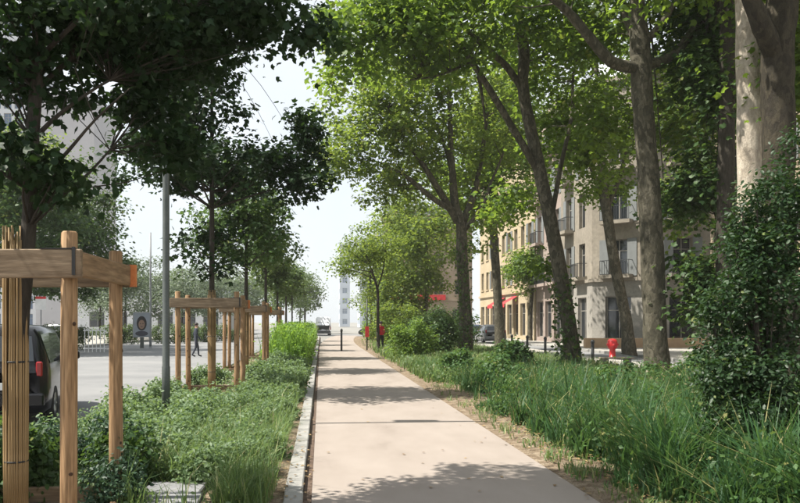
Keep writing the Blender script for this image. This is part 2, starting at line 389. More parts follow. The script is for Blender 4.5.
# path: gently curving away to the right at its far end
def path_c(y): return 0.0 if y < 48 else (y-48)**2*.0011
pm = MB(); ys = [-6, 0]+[2*i for i in range(1, 46)]
PL, PR = -.085, 2.47
for a, b in zip(ys[:-1], ys[1:]):
    pm.quad((PL+path_c(a), a, 0),(PR+path_c(a), a, 0),(PR+path_c(b), b, 0),(PL+path_c(b), b, 0))
tag(pm.build('path', M_path), kind='structure')
def bumpy(name, x0, y0, x1, y1, nx, ny, amp, mat, z=0, curve=None):
    rng = np.random.default_rng(hash_(name)); m = MB(); vs = []; fs = []
    for j in range(ny+1):
        for i in range(nx+1):
            y = y0+(y1-y0)*j/ny; x = x0+(x1-x0)*i/nx+(curve(y)*(1-i/nx) if curve else 0)
            e = min(i, nx-i, 1)*1.0
            vs.append((x, y, z+e*amp*rng.uniform(0,1)))
    for j in range(ny):
        for i in range(nx): a = j*(nx+1)+i; fs.append((a, a+1, a+nx+2, a+nx+1))
    m.add(vs, fs, True); return tag(m.build(name, mat), kind='structure')
bumpy('planting_bed_left', -3.3, -6, -.338, 84, 12, 300, .05, M_soil, -.01)
bumpy('planting_bed_right', PR, -6, 9.7, 84, 24, 260, .06, M_soil, -.012, path_c)
tag(MB().box(-.165, -6, -.1, -.088, 84, -.018).build('gutter_strip', M_strip), kind='structure')
sheet('pavement_right', 9.86, -20, 12.6, 92, .0, M_pave, .1)
sheet('street_right', 12.6, -20, 15.2, 92, RZ+.006, M_asph)
sheet('pavement_by_buildings', 15.36, -20, 60, 92, .03, M_pave, .14)
sheet('pavement_left', -40, 44, -15.66, 92, .0, M_pave, .1)
# kerbs of single stones
def kerb(name, x0, x1, y0, y1, top, mat, step=1.0, gap=.008, bottom=-.14, bev=.012):
    r = empty(name, (0, y0, 0)); tag(r, kind='structure')
    me = [MB().box(-(x1-x0)/2, gap/2, bottom, (x1-x0)/2, step-gap/2, top-.003*i, bev).mesh('kerb_stone', mat) for i in range(3)]
    k = 0
    while y0+k*step < y1:
        o = link('kerb_stone', me[k % 3 if k % 5 else 1], r, ((x0+x1)/2+random.uniform(-.004,.004), k*step, random.uniform(-.004,.004)))
        o.rotation_euler = (random.uniform(-.004,.004), random.uniform(-.006,.006), 0); k += 1
    return r
kerb('kerb_beside_path', -.335, -.167, 1.0, 84, .055, M_stone, 1.0)
kerb('kerb_by_road', -3.42, -3.3, 1, 84, .04, M_slab, 2.0)
kerb('kerb_by_right_pavement', 9.7, 9.86, 4, 84, .09, M_stone, 2.0)
kerb('kerb_by_buildings', 15.2, 15.36, 20, 90, .045, M_stone, 2.0)
kerb('kerb_across_road', -15.66, -15.5, 44, 92, .04, M_stone, 2.0)
# ------------------------------------------------------------------ wooden tree guards with their trees
def guard_meshes():
    h = 2.22; c = .55; g = {}
    pm_ = MB().tube([((0,0,-.2), .058), ((0,0,.5), .060), ((0,0,1.3), .058), ((0,0,h-.012), .056), ((0,0,h), .046)], n=14, wob=.02)
    g['post'] = pm_.mesh('post', M_wood)
    g['kn'] = MB().lathe([(.0,.004),(.011,.003),(.016,0)], n=8, axis='y').mesh('knot', plain('knot_brown', (.05,.025,.012), .8))
    return g
G = guard_meshes(); M_knot = MATS['knot_brown']
def tree_guard(y, label, x=-2.40, seed=0):
    rd = random.Random(seed); root = empty('tree_guard', (x, y, 0), 0, label, 'tree guard', 'wooden tree guards in the left planting bed')
    c = .62
    for sx in (-1, 1):
        for sy in (-1, 1):
            o = link('post', G['post'], root, (sx*c, sy*c, rd.uniform(-.04,.03))); o.rotation_euler = (rd.uniform(-.008,.008), rd.uniform(-.008,.008), rd.uniform(0,6))
            for k in range(7):
                a = rd.uniform(-2.4,-.2); z = .3+k*.25+rd.uniform(-.1,.1)
                kn = link('knot', G['kn'], o, (math.cos(a)*.0575, math.sin(a)*.0575, z)); kn.rotation_euler = (0,0,a+math.pi/2+math.pi)
    ro = c+.062; th = .05
    for (z0, hh) in ((1.905,.20),(.01,.14)):
        for sy in (-1, 1):
            yy = sy*(ro+th/2)
            r_ = MB().box(-(ro+.10), yy-th/2, z0, ro+.06 if sy < 0 else ro+.09, yy+th/2, z0+hh, .008).build('rail', M_rail, root)
            if hh > .17 and sy > 0:
                xe = ro+.06 if sy < 0 else ro+.09
                MB().box(xe-.05, yy-th/2-.003, z0+.004, xe+.004, yy+th/2-.004, z0+hh-.004).build('end_grain', M_end, r_)
        for sx in (-1, 1):
            xx = sx*(ro+th/2)
            MB().box(xx-th/2, -(ro-.004), z0+.012, xx+th/2, ro-.004, z0+hh-.012, .008).build('rail', M_railY, root)
    # rubber strap across the corner
    s = MB(); s.box(-ro+.02, -ro-th-.008, 2.058, ro+.03, -ro+.03, 2.066); 
    for sx in (-1, 1): MB().box(sx*c-.05, -ro-th-.006, 1.85, sx*c-.02, -ro-th-.001, 2.07).build('strap', M_rubber, root) if sx > 5 else None
    MB().box(ro-.002, -ro-th-.006, 1.925, ro+.022, -ro-th-.0005, 2.12).build('strap', M_rubber, root)
    MB().box(c-.16, -ro-th-.003, 2.1055, ro+.02, -ro+.02, 2.113).build('strap', M_rubber, root)
    return root
tree_guard(5.98, 'big wooden tree guard whose tree trunk is wrapped in reeds, near the black car', seed=1)
tree_guard(16.7, 'wooden tree guard standing just behind the grey lamp post', seed=2)
tree_guard(24.4, 'third wooden tree guard along the bed, next one past the lamp post guard', seed=3)
tree_guard(33.0, 'farthest wooden tree guard, beside the tall lime green stalks', seed=4)

def reed_wrap(y, label, x=-2.40, h=2.3, r=.083):
    root = empty('reed_wrap', (x, y, 0), 0, label, 'trunk wrap', 'reed trunk wraps in the guards')
    me = [MB().tube([((0,0,.02), .0085), ((.004,0,h*.5), .008), ((0,.003,h+dz), .007)], n=6, sub=2).mesh('reed', M_reed) for dz in (-.06, 0, .05)]
    n = 34
    for k in range(n):
        a = 2*math.pi*k/n; o = link('reed', me[k*7 % 3], root, (r*math.cos(a), r*math.sin(a), 0))
        o.rotation_euler = (random.uniform(-.006,.006), random.uniform(-.006,.006), a)
    for z in (.5, 1.28, 2.0): MB().lathe([(r+.007,z),(r+.012,z+.004),(r+.012,z+.012),(r+.007,z+.016)], n=20).build('tie', M_rubber, root)
reed_wrap(5.98, 'reed stalks tied round the trunk in the guard by the black car')
for y, l in ((16.7,'reed stalks tied round the trunk in the guard behind the lamp post'),(24.4,'reed stalks tied round the trunk in the third guard')):
    reed_wrap(y, l, h=2.25, r=.075)

# the young tree in the first guard: leaves coloured dark to look shaded against the light
d = 5.98
tr = [((-2.40,d,0),.062),((-2.38,d,1.2),.06),(P(29,228,d),.058),(P(32,150,d),.055),(P(37,70,d),.05),(P(40,0,d),.045),(P(42,-90,d),.035),(P(40,-200,d),.02)]
lb = [[(P(31,185,d),.022),(P(60,160,d-.2),.016),(P(95,120,d-.3),.010),(P(130,88,d-.3),.005)],
      [(P(31,205,d),.02),(P(70,190,d+.3),.014),(P(110,150,d+.5),.009),(P(135,118,d+.6),.004)],
      [(P(33,140,d),.024),(P(62,112,d),.016),(P(110,80,d+.2),.011),(P(180,50,d+.3),.005)],
      [(P(30,190,d),.02),(P(10,178,d-.3),.014),(P(-30,150,d-.5),.007)],
      [(P(35,90,d),.026),(P(70,60,d+.2),.018),(P(130,20,d+.3),.012),(P(220,-20,d+.4),.005)],
      [(P(37,60,d),.024),(P(90,10,d-.3),.015),(P(170,-50,d-.4),.008)],
      [(P(36,80,d),.022),(P(0,40,d),.015),(P(-60,0,d),.007)],
      [(P(40,0,d),.022),(P(120,-60,d+.4),.014),(P(260,-70,d+.6),.005)],
      [(P(40,-20,d),.02),(P(-20,-80,d-.3),.012),(P(-120,-110,d-.4),.005)]]
def pr(px, dd): return px*dd/F
e_ = d+.9
bl = [(P(85,15,d), (pr(85,d),.9,pr(45,d)), 60), (P(175,30,e_), (pr(80,d),.9,pr(50,d)), 50), (P(125,75,e_), (pr(50,d),.6,pr(30,d)), 18), (P(15,55,d), (pr(28,d),.6,pr(22,d)), 9), (P(40,95,d+.3), (pr(45,d),.5,pr(26,d)), 10),
      (P(255,10,e_), (pr(60,d),.6,pr(38,d)), 26), (P(5,150,d-.2), (pr(30,d),.4,pr(22,d)), 6), (P(45,180,d-.1), (pr(40,d),.4,pr(18,d)), 8), (P(150,110,e_), (pr(45,d),.3,pr(18,d)), 9), (P(168,150,e_), (pr(34,d),.3,pr(20,d)), 10), (P(310,45,e_+.5), (pr(16,d),.4,pr(45,d)), 7),
      (P(120,-110,e_), (pr(170,d),1.5,pr(90,d)), 95), (P(60,-260,e_), (pr(120,d),1.2,pr(110,d)), 45), (P(-90,-20,d), (pr(60,d),.9,pr(100,d)), 40)]
tree('young_street_tree', 'young dark leaved tree in the big guard by the black car', tr, lb, bl, 22000, .076, L_near, M_bark,
     'young trees in the left bed', sigma=.135, shape='lobed', flat=.2)

def young(y, label, blobs, n, ls, lm, top, sig=.26, lean=0, fork=4.1):
    x = -2.4
    tr_ = [((x,y,0),.07),((x,y,1.5),.065),((x+lean*.3,y,fork),.055),((x+lean*.6,y,fork+1.5),.042),((x+lean,y,top),.015)]
    return tree('young_street_tree', label, tr_, [], blobs, n, ls, lm, M_bark, 'young trees in the left bed', sigma=sig, auto=12, shape='lobed', flat=.4)
d = 16.7
young(d, 'young tree in the guard behind the grey lamp post', [(P(205,170,d),(pr(95,d),2.0,pr(28,d)),60),(P(185,125,d),(pr(60,d),1.7,pr(40,d)),34),
      (P(290,185,d-.4),(pr(38,d),.8,pr(18,d)),12),(P(308,140,d-.4),(pr(20,d),.7,pr(38,d)),13),(P(190,75,d),(pr(60,d),1.4,pr(35,d)),26),(P(145,150,d),(pr(35,d),1,pr(15,d)),10),
      (P(205,250,d+.5),(pr(32,d),1.0,pr(25,d)),8)], 12500, .12, L_near, 8.0, .22)
d = 24.4
young(d, 'young tree in the third guard of the left bed', [(P(238,232,d),(pr(52,d),1.7,pr(38,d)),50),(P(240,185,d),(pr(36,d),1.3,pr(30,d)),26)], 6500, .135, L_mid, 7.4, .26)
d = 33.
young(d, 'young tree in the farthest wooden guard', [(P(266,252,d),(pr(34,d),1.5,pr(26,d)),40),(P(262,220,d),(pr(24,d),1.1,pr(24,d)),22)], 4200, .15, L_far, 6.8, .28)
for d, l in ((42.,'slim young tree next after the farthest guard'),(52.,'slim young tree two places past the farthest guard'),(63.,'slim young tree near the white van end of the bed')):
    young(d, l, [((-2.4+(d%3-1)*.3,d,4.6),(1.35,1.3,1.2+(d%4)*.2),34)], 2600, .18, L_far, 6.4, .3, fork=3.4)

# ------------------------------------------------------------------ plane trees on the right
PG = 'plane trees along the right bed'
d = 24.0
tr = [(P(574,374,d),.27),(P(568,320,d),.24),(P(556,250,d),.225),(P(545,195,d),.21),(P(532,135,d),.19),(P(523,88,d),.175),(P(524,50,d),.18),(P(516,10,d),.15),(P(508,-60,d),.12),(P(500,-200,d),.05)]
lb = [[(P(539,172,d),.12),(P(515,132,d-.3),.11),(P(485,82,d-.6),.10),(P(458,40,d-.8),.085),(P(435,0,d-1),.07),(P(400,-60,d-1.5),.04)],
      [(P(524,92,d),.13),(P(506,66,d),.11),(P(480,42,d-.5),.09),(P(450,12,d-.8),.07),(P(430,-40,d-1),.03)],
      [(P(552,215,d),.085),(P(562,160,d+.3),.07),(P(572,115,d+.5),.06),(P(574,70,d+.8),.045),(P(590,10,d+1),.03)],
      [(P(478,76,d-.6),.06),(P(482,95,d-.4),.045),(P(486,130,d-.2),.03)],
      [(P(470,62,d-.7),.05),(P(440,75,d-1),.035),(P(410,80,d-1.4),.02)]]
bl = [(P(470,-20,d-1),(pr(130,d),4,pr(70,d)),120),(P(420,45,d-1),(pr(85,d),3,pr(40,d)),60),(P(540,40,d+2),(pr(70,d),2.5,pr(60,d)),60),(P(560,120,d+2.5),(pr(45,d),1.5,pr(50,d)),28),
      (P(380,20,d-2),(pr(55,d),2,pr(45,d)),36),(P(338,45,d-2.5),(pr(22,d),1.2,pr(45,d)),15),(P(590,150,d+3),(pr(34,d),1.2,pr(45,d)),26),(P(512,205,d+3),(pr(30,d),1.2,pr(24,d)),10),(P(540,270,d+1),(pr(16,d),.6,pr(16,d)),5),(P(500,-150,d),(pr(150,d),5,pr(100,d)),22)]
tree('plane_tree', 'tall plane tree with curved forked trunk, ivy at its foot, before the shops', tr, lb, bl, 19500, .185, L_plane, M_plane, PG, sigma=.36, shape='lobed')
d = 20.0
tr = [(P(657,386,d),.33),(P(655,330,d),.30),(P(652,250,d),.285),(P(648,170,d),.27),(P(643,110,d),.265),(P(641,60,d),.26),(P(640,48,d),.26),(P(636,-30,d),.15),(P(636,-120,d),.08)]
lb = [[(P(640,68,d),.17),(P(612,62,d-.2),.15),(P(590,38,d-.4),.13),(P(570,14,d-.6),.11),(P(545,-8,d-1),.09),(P(500,-40,d-1.5),.05)],
      [(P(644,66,d),.16),(P(672,56,d),.13),(P(690,34,d+.1),.11),(P(706,5,d+.2),.09),(P(730,-50,d+.4),.05)],
      [(P(642,50,d),.15),(P(628,22,d+.2),.12),(P(618,-10,d+.4),.1),(P(605,-80,d+.5),.05)],
      [(P(643,45,d),.11),(P(668,14,d-.3),.09),(P(684,-20,d-.5),.06)]]
bl = [(P(640,-30,d),(pr(150,d),4,pr(55,d)),72),(P(590,40,d+2),(pr(50,d),1.5,pr(40,d)),26),(P(690,70,d+2),(pr(45,d),1.6,pr(45,d)),30),(P(640,-140,d),(pr(170,d),4.5,pr(90,d)),24),
      (P(690,130,d+2.4),(pr(38,d),1,pr(50,d)),26),(P(678,215,d+2),(pr(26,d),.8,pr(22,d)),8),(P(600,115,d+3),(pr(40,d),1.5,pr(50,d)),22),((4.0,17,13),(3,4.5,2.4),22)]  # last clump: unseen crown added above the view to shade the trunks
tree('plane_tree', 'straight plane tree with a wide Y fork, right of the red hydrant', tr, lb, bl, 11500, .17, L_plane, M_plane, PG, auto=6, sigma=.36, shape='lobed')
d = 14.4                                            # the near pair behind the dark shrub
tr = [(P(752,400,d),.24),(P(752,300,d),.23),(P(750,180,d),.225),(P(749,80,d),.22),(P(747,0,d),.21),(P(740,-120,d),.17),(P(735,-260,d),.10)]
bl = [(P(760,-110,d),(pr(190,d),3.5,pr(95,d)),48),(P(800,20,d+1),(pr(45,d),1.2,pr(60,d)),22)]
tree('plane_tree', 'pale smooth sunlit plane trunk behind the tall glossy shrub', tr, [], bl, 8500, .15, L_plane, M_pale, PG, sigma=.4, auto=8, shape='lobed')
d = 13.2
tr = [(P(783,410,d),.28),(P(781,300,d),.27),(P(778,200,d),.26),(P(779,120,d),.26),(P(777,60,d),.27),(P(783,0,d),.25),(P(800,-120,d),.18),(P(810,-260,d),.1)]
lb = [[(P(777,62,d),.17),(P(768,40,d-.2),.17),(P(756,12,d-.3),.15),(P(740,-30,d-.3),.12),(P(700,-120,d-.4),.06)]]
bl = [(P(800,-140,d),(pr(170,d),3,pr(90,d)),40),(P(810,60,d+.6),(pr(30,d),.8,pr(50,d)),14),((5.5,10,10.5),(2.2,2.5,1.8),14)]  # last clump sits out of view, added to cast shade on the trunks
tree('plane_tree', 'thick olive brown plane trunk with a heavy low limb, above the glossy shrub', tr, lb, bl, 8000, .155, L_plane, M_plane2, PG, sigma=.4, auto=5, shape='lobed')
d = 19.0
tr = [(P(722,390,d),.24),(P(724,300,d),.22),(P(726,180,d),.20),(P(727,60,d),.18),(P(727,-80,d),.12)]
bl = [(P(712,70,d+.8),(pr(34,d),1.0,pr(95,d)),60),(P(700,190,d+1),(pr(26,d),.9,pr(40,d)),22),(P(708,290,d+.6),(pr(26,d),.7,pr(45,d)),26),(P(690,20,d+2),(pr(40,d),1.0,pr(40,d)),26),(P(725,-80,d),(pr(90,d),2.4,pr(60,d)),50),(P(680,205,d+2),(pr(24,d),.8,pr(22,d)),10)]
tree('plane_tree', 'dark slender plane tree between the Y forked trunk and the pale trunk', tr, [], bl, 17000, .15, L_mid, M_bark, PG, sigma=.38, auto=7, shape='lobed')  # darker leaves put the shade between the trunks into the colour
d = 36.0
tr = [(P(466,357,d),.34),(P(465,310,d),.29),(P(462,260,d),.27),(P(461,225,d),.26),(P(455,205,d),.21),(P(452,165,d),.15),(P(450,120,d),.12),(P(448,60,d),.06)]
lb = [[(P(458,222,d),.2),(P(440,192,d-.4),.15),(P(420,160,d-.8),.11),(P(402,135,d-1),.08),(P(385,100,d-1),.04)],
      [(P(457,212,d),.18),(P(435,200,d-.6),.13),(P(408,178,d-1.2),.1),(P(390,168,d-1.6),.05)],
      [(P(463,222,d),.19),(P(475,190,d+.3),.14),(P(484,140,d+.5),.1),(P(488,110,d+.6),.05)],
      [(P(464,230,d),.15),(P(480,210,d-.5),.11),(P(492,180,d-.5),.07),(P(505,150,d-.5),.04)],
      [(P(455,190,d),.12),(P(446,150,d+.6),.09),(P(428,110,d+.8),.05)]]
bl = [(P(430,95,d),(pr(105,d),4.5,pr(75,d)),150),(P(370,120,d-1),(pr(62,d),3,pr(60,d)),70),(P(440,165,d+1.5),(pr(75,d),3,pr(40,d)),46),(P(390,185,d),(pr(42,d),2.2,pr(22,d)),20),
      (P(340,160,d-1),(pr(30,d),1.5,pr(36,d)),22),(P(500,110,d+3),(pr(55,d),2.5,pr(60,d)),40),(P(450,10,d),(pr(110,d),4,pr(50,d)),60),(P(480,225,d+2.5),(pr(35,d),1.2,pr(30,d)),14)]
tree('plane_tree', 'broad plane tree with many upright limbs and ivied trunk, past the round bright bush', tr, lb, bl, 26000, .19, L_plane_y, M_plane, PG, sigma=.38, shape='lobed')
d = 46.
tr = [(P(500,343,d),.3),(P(498,300,d),.27),(P(494,240,d),.25),(P(492,190,d),.2),(P(488,120,d),.08)]
bl = [(P(490,170,d),(pr(55,d),3.2,pr(60,d)),80),(P(505,120,d),(pr(50,d),3,pr(50,d)),50)]
tree('plane_tree', 'plane tree on the pavement edge in front of the cream building', tr, [], bl, 15000, .22, L_plane, M_plane, PG, sigma=.6, auto=8, shape='lobed')
d = 36.
tr = [(P(629,352,d),.30),(P(626,320,d),.27),(P(616,270,d),.25),(P(607,215,d),.24),(P(603,180,d),.22),(P(600,120,d),.13),(P(596,60,d),.06)]
lb = [[(P(604,200,d),.13),(P(590,165,d),.10),(P(575,130,d),.06)], [(P(606,210,d),.13),(P(622,170,d+.3),.1),(P(630,120,d+.5),.05)]]
bl = [(P(600,125,d),(pr(52,d),2.4,pr(55,d)),70),(P(610,190,d+1),(pr(36,d),1.5,pr(20,d)),14),(P(640,100,d),(pr(45,d),2,pr(50,d)),36),(P(600,40,d),(pr(60,d),2.4,pr(40,d)),36),(P(690,110,d+3),(pr(40,d),2,pr(70,d)),40),((11,37,13.5),(3,4,3),24),(P(560,150,d+2),(pr(30,d),1.6,pr(40,d)),26),(P(685,185,d+3),(pr(30,d),1.5,pr(25,d)),12)]  # the high clump toward the path is extra crown, added to shade the facade
tree('plane_tree', 'leaning plane tree behind the red hydrant in front of the grey corner building', tr, lb, bl, 13500, .185, L_plane, M_plane, PG, auto=6, sigma=.38, shape='lobed')
for i, (x, d, yb, l) in enumerate(((425, 58, 0, 'light green tree behind the round bright bush'),(400, 72, 0, 'pale yellow green tree in front of the red banded building'),(530, 64, 0, 'small leafy tree in front of the pink building'))):
    X = gx(x, d); tr = [((X,d,0),.2),((X,d,2),.18),((X+.2,d,5),.14),((X,d,9),.04)]
    bl = [((X,d,8.6),(3.8,3,4.4),80),((X-1.2,d,4.6),(2.8,2.2,1.8),28)] if i < 2 else [((X,d,6.0),(2.2,2,2.2),40)]
    tree('broadleaf_tree', l, tr, [], bl, 12000 if i < 2 else 6000, .23, L_plane_y if i < 2 else L_plane, M_plane, 'trees before the far street corner', sigma=.55, auto=8, shape='lobed')
d = 62.; X = 4.1
tree('broadleaf_tree', 'airy pale green tree beside the bend of the path', [((X,d,0),.12),((X,d,2.4),.10),((X-.1,d,4.5),.08),((X,d,8.5),.03)], [], [((X-.4,d,6.6),(2.3,2,2.6),40),((X-.2,d,3.9),(1.5,1.5,1.2),14)], 5200, .19, L_plane_y, M_bark, 'trees before the far street corner', sigma=.42, auto=8)
# slim sapling beside the path end
d = 40.
tr = [(P(379,358,d),.10),(P(378,330,d),.085),(P(378,300,d),.075),(P(377,287,d),.07),(P(372,272,d),.055),(P(366,255,d),.03)]
lb = [[(P(377,290,d),.045),(P(383,270,d),.035),(P(386,245,d),.015)]]
bl = [(P(372,248,d),(pr(30,d),1.4,pr(26,d)),34),(P(350,262,d),(pr(18,d),.8,pr(16,d)),10)]
tree('sapling', 'slim forked sapling with thin yellow green leaves at the path edge', tr, lb, bl, 4200, .15, L_plane_y, M_bark, sigma=.34, shape='leaf')

# ------------------------------------------------------------------ far trees on the left
def simple_tree(name, label, x, y, h, r, n, ls, lm, group, zb=None, rr=.16):
    zb = zb if zb is not None else h*.35
    tr = [((x,y,RZ),rr),((x,y,zb),rr*.85),((x+.1,y,(zb+h)/2),rr*.5),((x,y,h*.95),rr*.15)]
    return tree(name, label, tr, [], [((x,y,(h+zb)/2),(r,r,(h-zb)/2),int(40+r*8))], n, ls, lm, M_bark, group, sigma=.2*r**.6+.15, auto=7, shape='leaf')
FL = 'trees across the road'
simple_tree('broadleaf_tree', 'dark round tree across the road behind the black car', gx(20,40), 40, 12.4, 3.4, 16000, .24, L_mid, FL, 3.2)
simple_tree('broadleaf_tree', 'tall dark tree beside the street name sign', gx(75,46), 46, 11.6, 3.3, 15000, .24, L_mid, FL, 2.8)
simple_tree('broadleaf_tree', 'yellow green tree below the grey tower', gx(8,52), 52, 15.5, 3.8, 12000, .28, L_plane_y, FL, 8.5)
simple_tree('broadleaf_tree', 'dark bushy tree beyond the white railing', gx(-40,44), 44, 11, 3.6, 9000, .26, L_mid, FL, 2.6)
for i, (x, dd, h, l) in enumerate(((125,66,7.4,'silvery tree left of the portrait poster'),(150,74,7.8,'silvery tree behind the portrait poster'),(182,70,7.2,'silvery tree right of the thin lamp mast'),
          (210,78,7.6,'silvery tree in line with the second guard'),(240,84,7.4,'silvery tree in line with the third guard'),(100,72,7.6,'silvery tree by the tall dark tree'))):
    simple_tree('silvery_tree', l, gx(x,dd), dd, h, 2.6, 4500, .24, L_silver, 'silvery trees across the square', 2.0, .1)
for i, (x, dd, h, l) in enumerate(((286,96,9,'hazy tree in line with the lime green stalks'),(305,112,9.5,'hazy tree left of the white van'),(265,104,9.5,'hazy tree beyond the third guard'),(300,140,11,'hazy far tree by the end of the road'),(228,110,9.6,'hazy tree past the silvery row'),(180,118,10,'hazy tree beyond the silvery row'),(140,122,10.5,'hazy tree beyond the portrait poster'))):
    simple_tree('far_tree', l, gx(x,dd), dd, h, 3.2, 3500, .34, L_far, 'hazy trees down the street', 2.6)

# ------------------------------------------------------------------ planting: shrubs, grasses, ground cover
# tall glossy shrub at the right edge
d = 6.9
c = V((gx(765,d), d, 0))
def rel(p): q = V(p)-c; return (q.x, q.y, q.z)
bush('tall_shrub', 'tall dark glossy leaved shrub in front of the pale trunk', c,
     [(rel(P(765,300,d)),(pr(50,d),.5,pr(90,d)),110),(rel(P(780,230,d)),(pr(45,d),.5,pr(60,d)),60),(rel(P(748,405,d)),(pr(48,d),.5,pr(75,d)),90),(rel(P(730,370,d+.2)),(pr(30,d),.4,pr(50,d)),36),(rel(P(790,440,d-.4)),(pr(40,d),.4,pr(75,d)),70),(rel(P(735,310,d)),(pr(28,d),.3,pr(40,d)),22),(rel(P(800,170,d)),(pr(25,d),.3,pr(40,d)),20)],
     30000, .045, L_shrub, sigma=.068, shape='oval', stems=12)
bush('round_bush', 'round bright green bush at the path edge', (gx(412,31),31,0), [((-.25,0,.6),(.75,.7,.6),34),((.45,.2,.8),(.6,.6,.6),22),((-.5,-.2,1.15),(.35,.35,.4),9),((.1,0,1.35),(.4,.4,.35),8)], 6200, .10, L_bright, sigma=.14, shape='leaf')
bush('round_bush', 'darker bush tucked behind the round bright one', (gx(432,34),34,0), [((0,0,.9),(1.3,.9,.9),50)], 6000, .12, L_mid, sigma=.16)
bush('leafy_bush', 'loose light green bush between sapling and round bush', (gx(397,47),47,0), [((0,0,1.0),(1.5,1.2,1.0),40),((.7,0,1.8),(.8,.8,.8),16),((-.6,0,2.1),(.5,.5,.7),10)], 5200, .14, L_plane_y, sigma=.22)
bush('leafy_bush', 'tall pale green bush behind the sapling', (gx(392,58),58,0), [((0,0,2.0),(2.2,1.6,2.0),60)], 6500, .2, L_plane_y, sigma=.28)
bush('leafy_bush', 'dark bush below the broad plane tree', (gx(448,42),42,0), [((0,0,1.2),(1.8,1.2,1.2),60)], 6000, .14, L_mid, sigma=.2)
bush('leafy_bush', 'small pale bush beside the far path end', (5.2,66,0), [((0,0,1.1),(1.6,1.6,1.1),40)], 3500, .18, L_bright, sigma=.24)
# ivy at the feet of two plane trees
for (x, y, d, l) in ((568,330,23.6,'ivy climbing the forked plane trunk'),(464,300,35.4,'ivy climbing the broad plane tree trunk')):
    b_ = P(x, 372 if d < 30 else 357, d); rng = np.random.default_rng(int(d*10)); n = 520
    t = rng.uniform(0,1,n)**1.2; a = rng.uniform(0,2*np.pi,n); Hh = 3.0 if d < 30 else 5.5
    dx = -(Hh*.09 if d < 30 else .12)*t
    pos = np.stack([.1+dx+np.cos(a)*(.30+rng.normal(size=n)*.09), .3+np.sin(a)*(.30+rng.normal(size=n)*.09), t*Hh], 1)
    o = link('ivy', leaf_mesh('ivy', pos, .13, L_mid, shape='lobed', flat=.1, rng=rng), None, (b_.x, b_.y-.1, 0)); tag(o, l, 'ivy', kind='stuff')

def ground_pts(n, x0, x1, y0, y1, rng, p=1.0):
    """denser towards the camera"""
    u = rng.uniform(0,1,n); y = 1/(1/y0**p*(1-u)+1/y1**p*u)**1 if p == 1 else (y0**(1-p)*(1-u)+y1**(1-p)*u)**(1/(1-p))
    return np.stack([rng.uniform(x0,x1,n), y, np.full(n,.01)], 1)
def clumpy(pts, rng, ncl, sig, x0, x1, y0, y1):
    c_ = ground_pts(ncl, x0, x1, y0, y1, rng); i = rng.integers(0, ncl, len(pts))
    q = c_[i].copy(); q[:,:2] += rng.normal(size=(len(pts),2))*sig*(1+.02*q[:,1:2]); return q, i
rng = np.random.default_rng(5)
# right bed: tall ornamental grass, denser clumps; a strip of bare earth stays along the path
n = 62000; NC = 460
q, ci = clumpy(np.zeros((n,3)), rng, NC, .085, 2.95, 8.6, 4.6, 27)
edge = 2.93+.16*np.sin(q[:,1]*1.7)+.1*np.sin(q[:,1]*4.1); keep = q[:,0] > edge; q = q[keep]; ci = ci[keep]
hc = rng.uniform(.3,1.15,NC); hh = hc[ci]*np.clip((q[:,0]-edge[keep])*1.6+.45,.45,1)*np.clip(1.2-(q[:,1]-8)*.042,.42,1)
tc = rng.uniform(.0,.75,NC)[ci]+rng.normal(size=len(q))*.16; tc[rng.uniform(size=len(q)) < .07] = 1
tag(link('ornamental_grass', blade_mesh('ornamental_grass', q, hh, .019, L_grass, lean=.62, tint=np.clip(tc,0,1), rng=rng)),
    'tall ornamental grass tussocks filling the bed right of the path', 'grass', kind='stuff')
n = 26000
q, ci = clumpy(np.zeros((n,3)), rng, 240, .15, 3.0, 8.8, 5.0, 28); q = q[q[:,0] > 2.9]; ci = ci[:len(q)]
q[:,2] += rng.uniform(.02,1,len(q))*rng.uniform(.25,.85,240)[ci]*np.clip(1.2-(q[:,1]-8)*.042,.4,1)
tag(link('broad_herbs', leaf_mesh('broad_herbs', q, .06, L_herb, shape='leaf', flat=.15, rng=rng)), 'small leaved dark herbs growing among the tall grass', 'herbs', kind='stuff')
n = 10000
q, ci = clumpy(np.zeros((n,3)), rng, 300, .2, 4.6, 9.6, 9, 30)
hs = rng.uniform(.5,.95,300)[ci]*np.clip(1.2-(q[:,1]-8)*.042,.42,1)
tag(link('seeding_grass', blade_mesh('seeding_grass', q, hs, .010, L_grass2, lean=.55, rng=rng)), 'loose yellowish grass at the back of the right bed', 'grass', kind='stuff')
q2 = q[::7].copy(); q2[:,2] += hs[::7]*rng.uniform(.6,1.0,len(q2)); q2[:,:2] += rng.normal(size=(len(q2),2))*.08
tag(link('seed_heads', leaf_mesh('seed_heads', q2, .05, L_seed, flat=.1, rng=rng)), 'pale seed heads nodding over the back of the right bed', 'seed heads', kind='stuff')
n = 2200
q, ci = clumpy(np.zeros((n,3)), rng, 150, .07, 2.6, 3.3, 5.2, 40); q = q[(q[:,0] > PR+.08)]
tag(link('edge_weeds', blade_mesh('edge_weeds', q, .16, .014, L_grass2, lean=.8, rng=rng)), 'short pale weeds along the right edge of the path', 'weeds', kind='stuff')
# low light green weeds on the far half of the right bed
n = 26000
q, ci = clumpy(np.zeros((n,3)), rng, 420, .28, 3.0, 9.2, 20, 60)
q[:,0] += np.array([path_c(v) for v in q[:,1]])
q = q[q[:,0] > 2.75+np.array([path_c(v) for v in q[:,1]])]
tag(link('low_weeds', blade_mesh('low_weeds', q, .42, .03, L_grass2, lean=.5, rng=rng)), 'low light green weeds beyond the tall grass', 'weeds', kind='stuff')
q2 = q[::3].copy(); q2[:,2] += rng.uniform(.02,.3,len(q2))
tag(link('weed_leaves', leaf_mesh('weed_leaves', q2, .12, L_gcov, flat=.3, rng=rng)), 'broad weed leaves among the low far grass', 'weeds', kind='stuff')

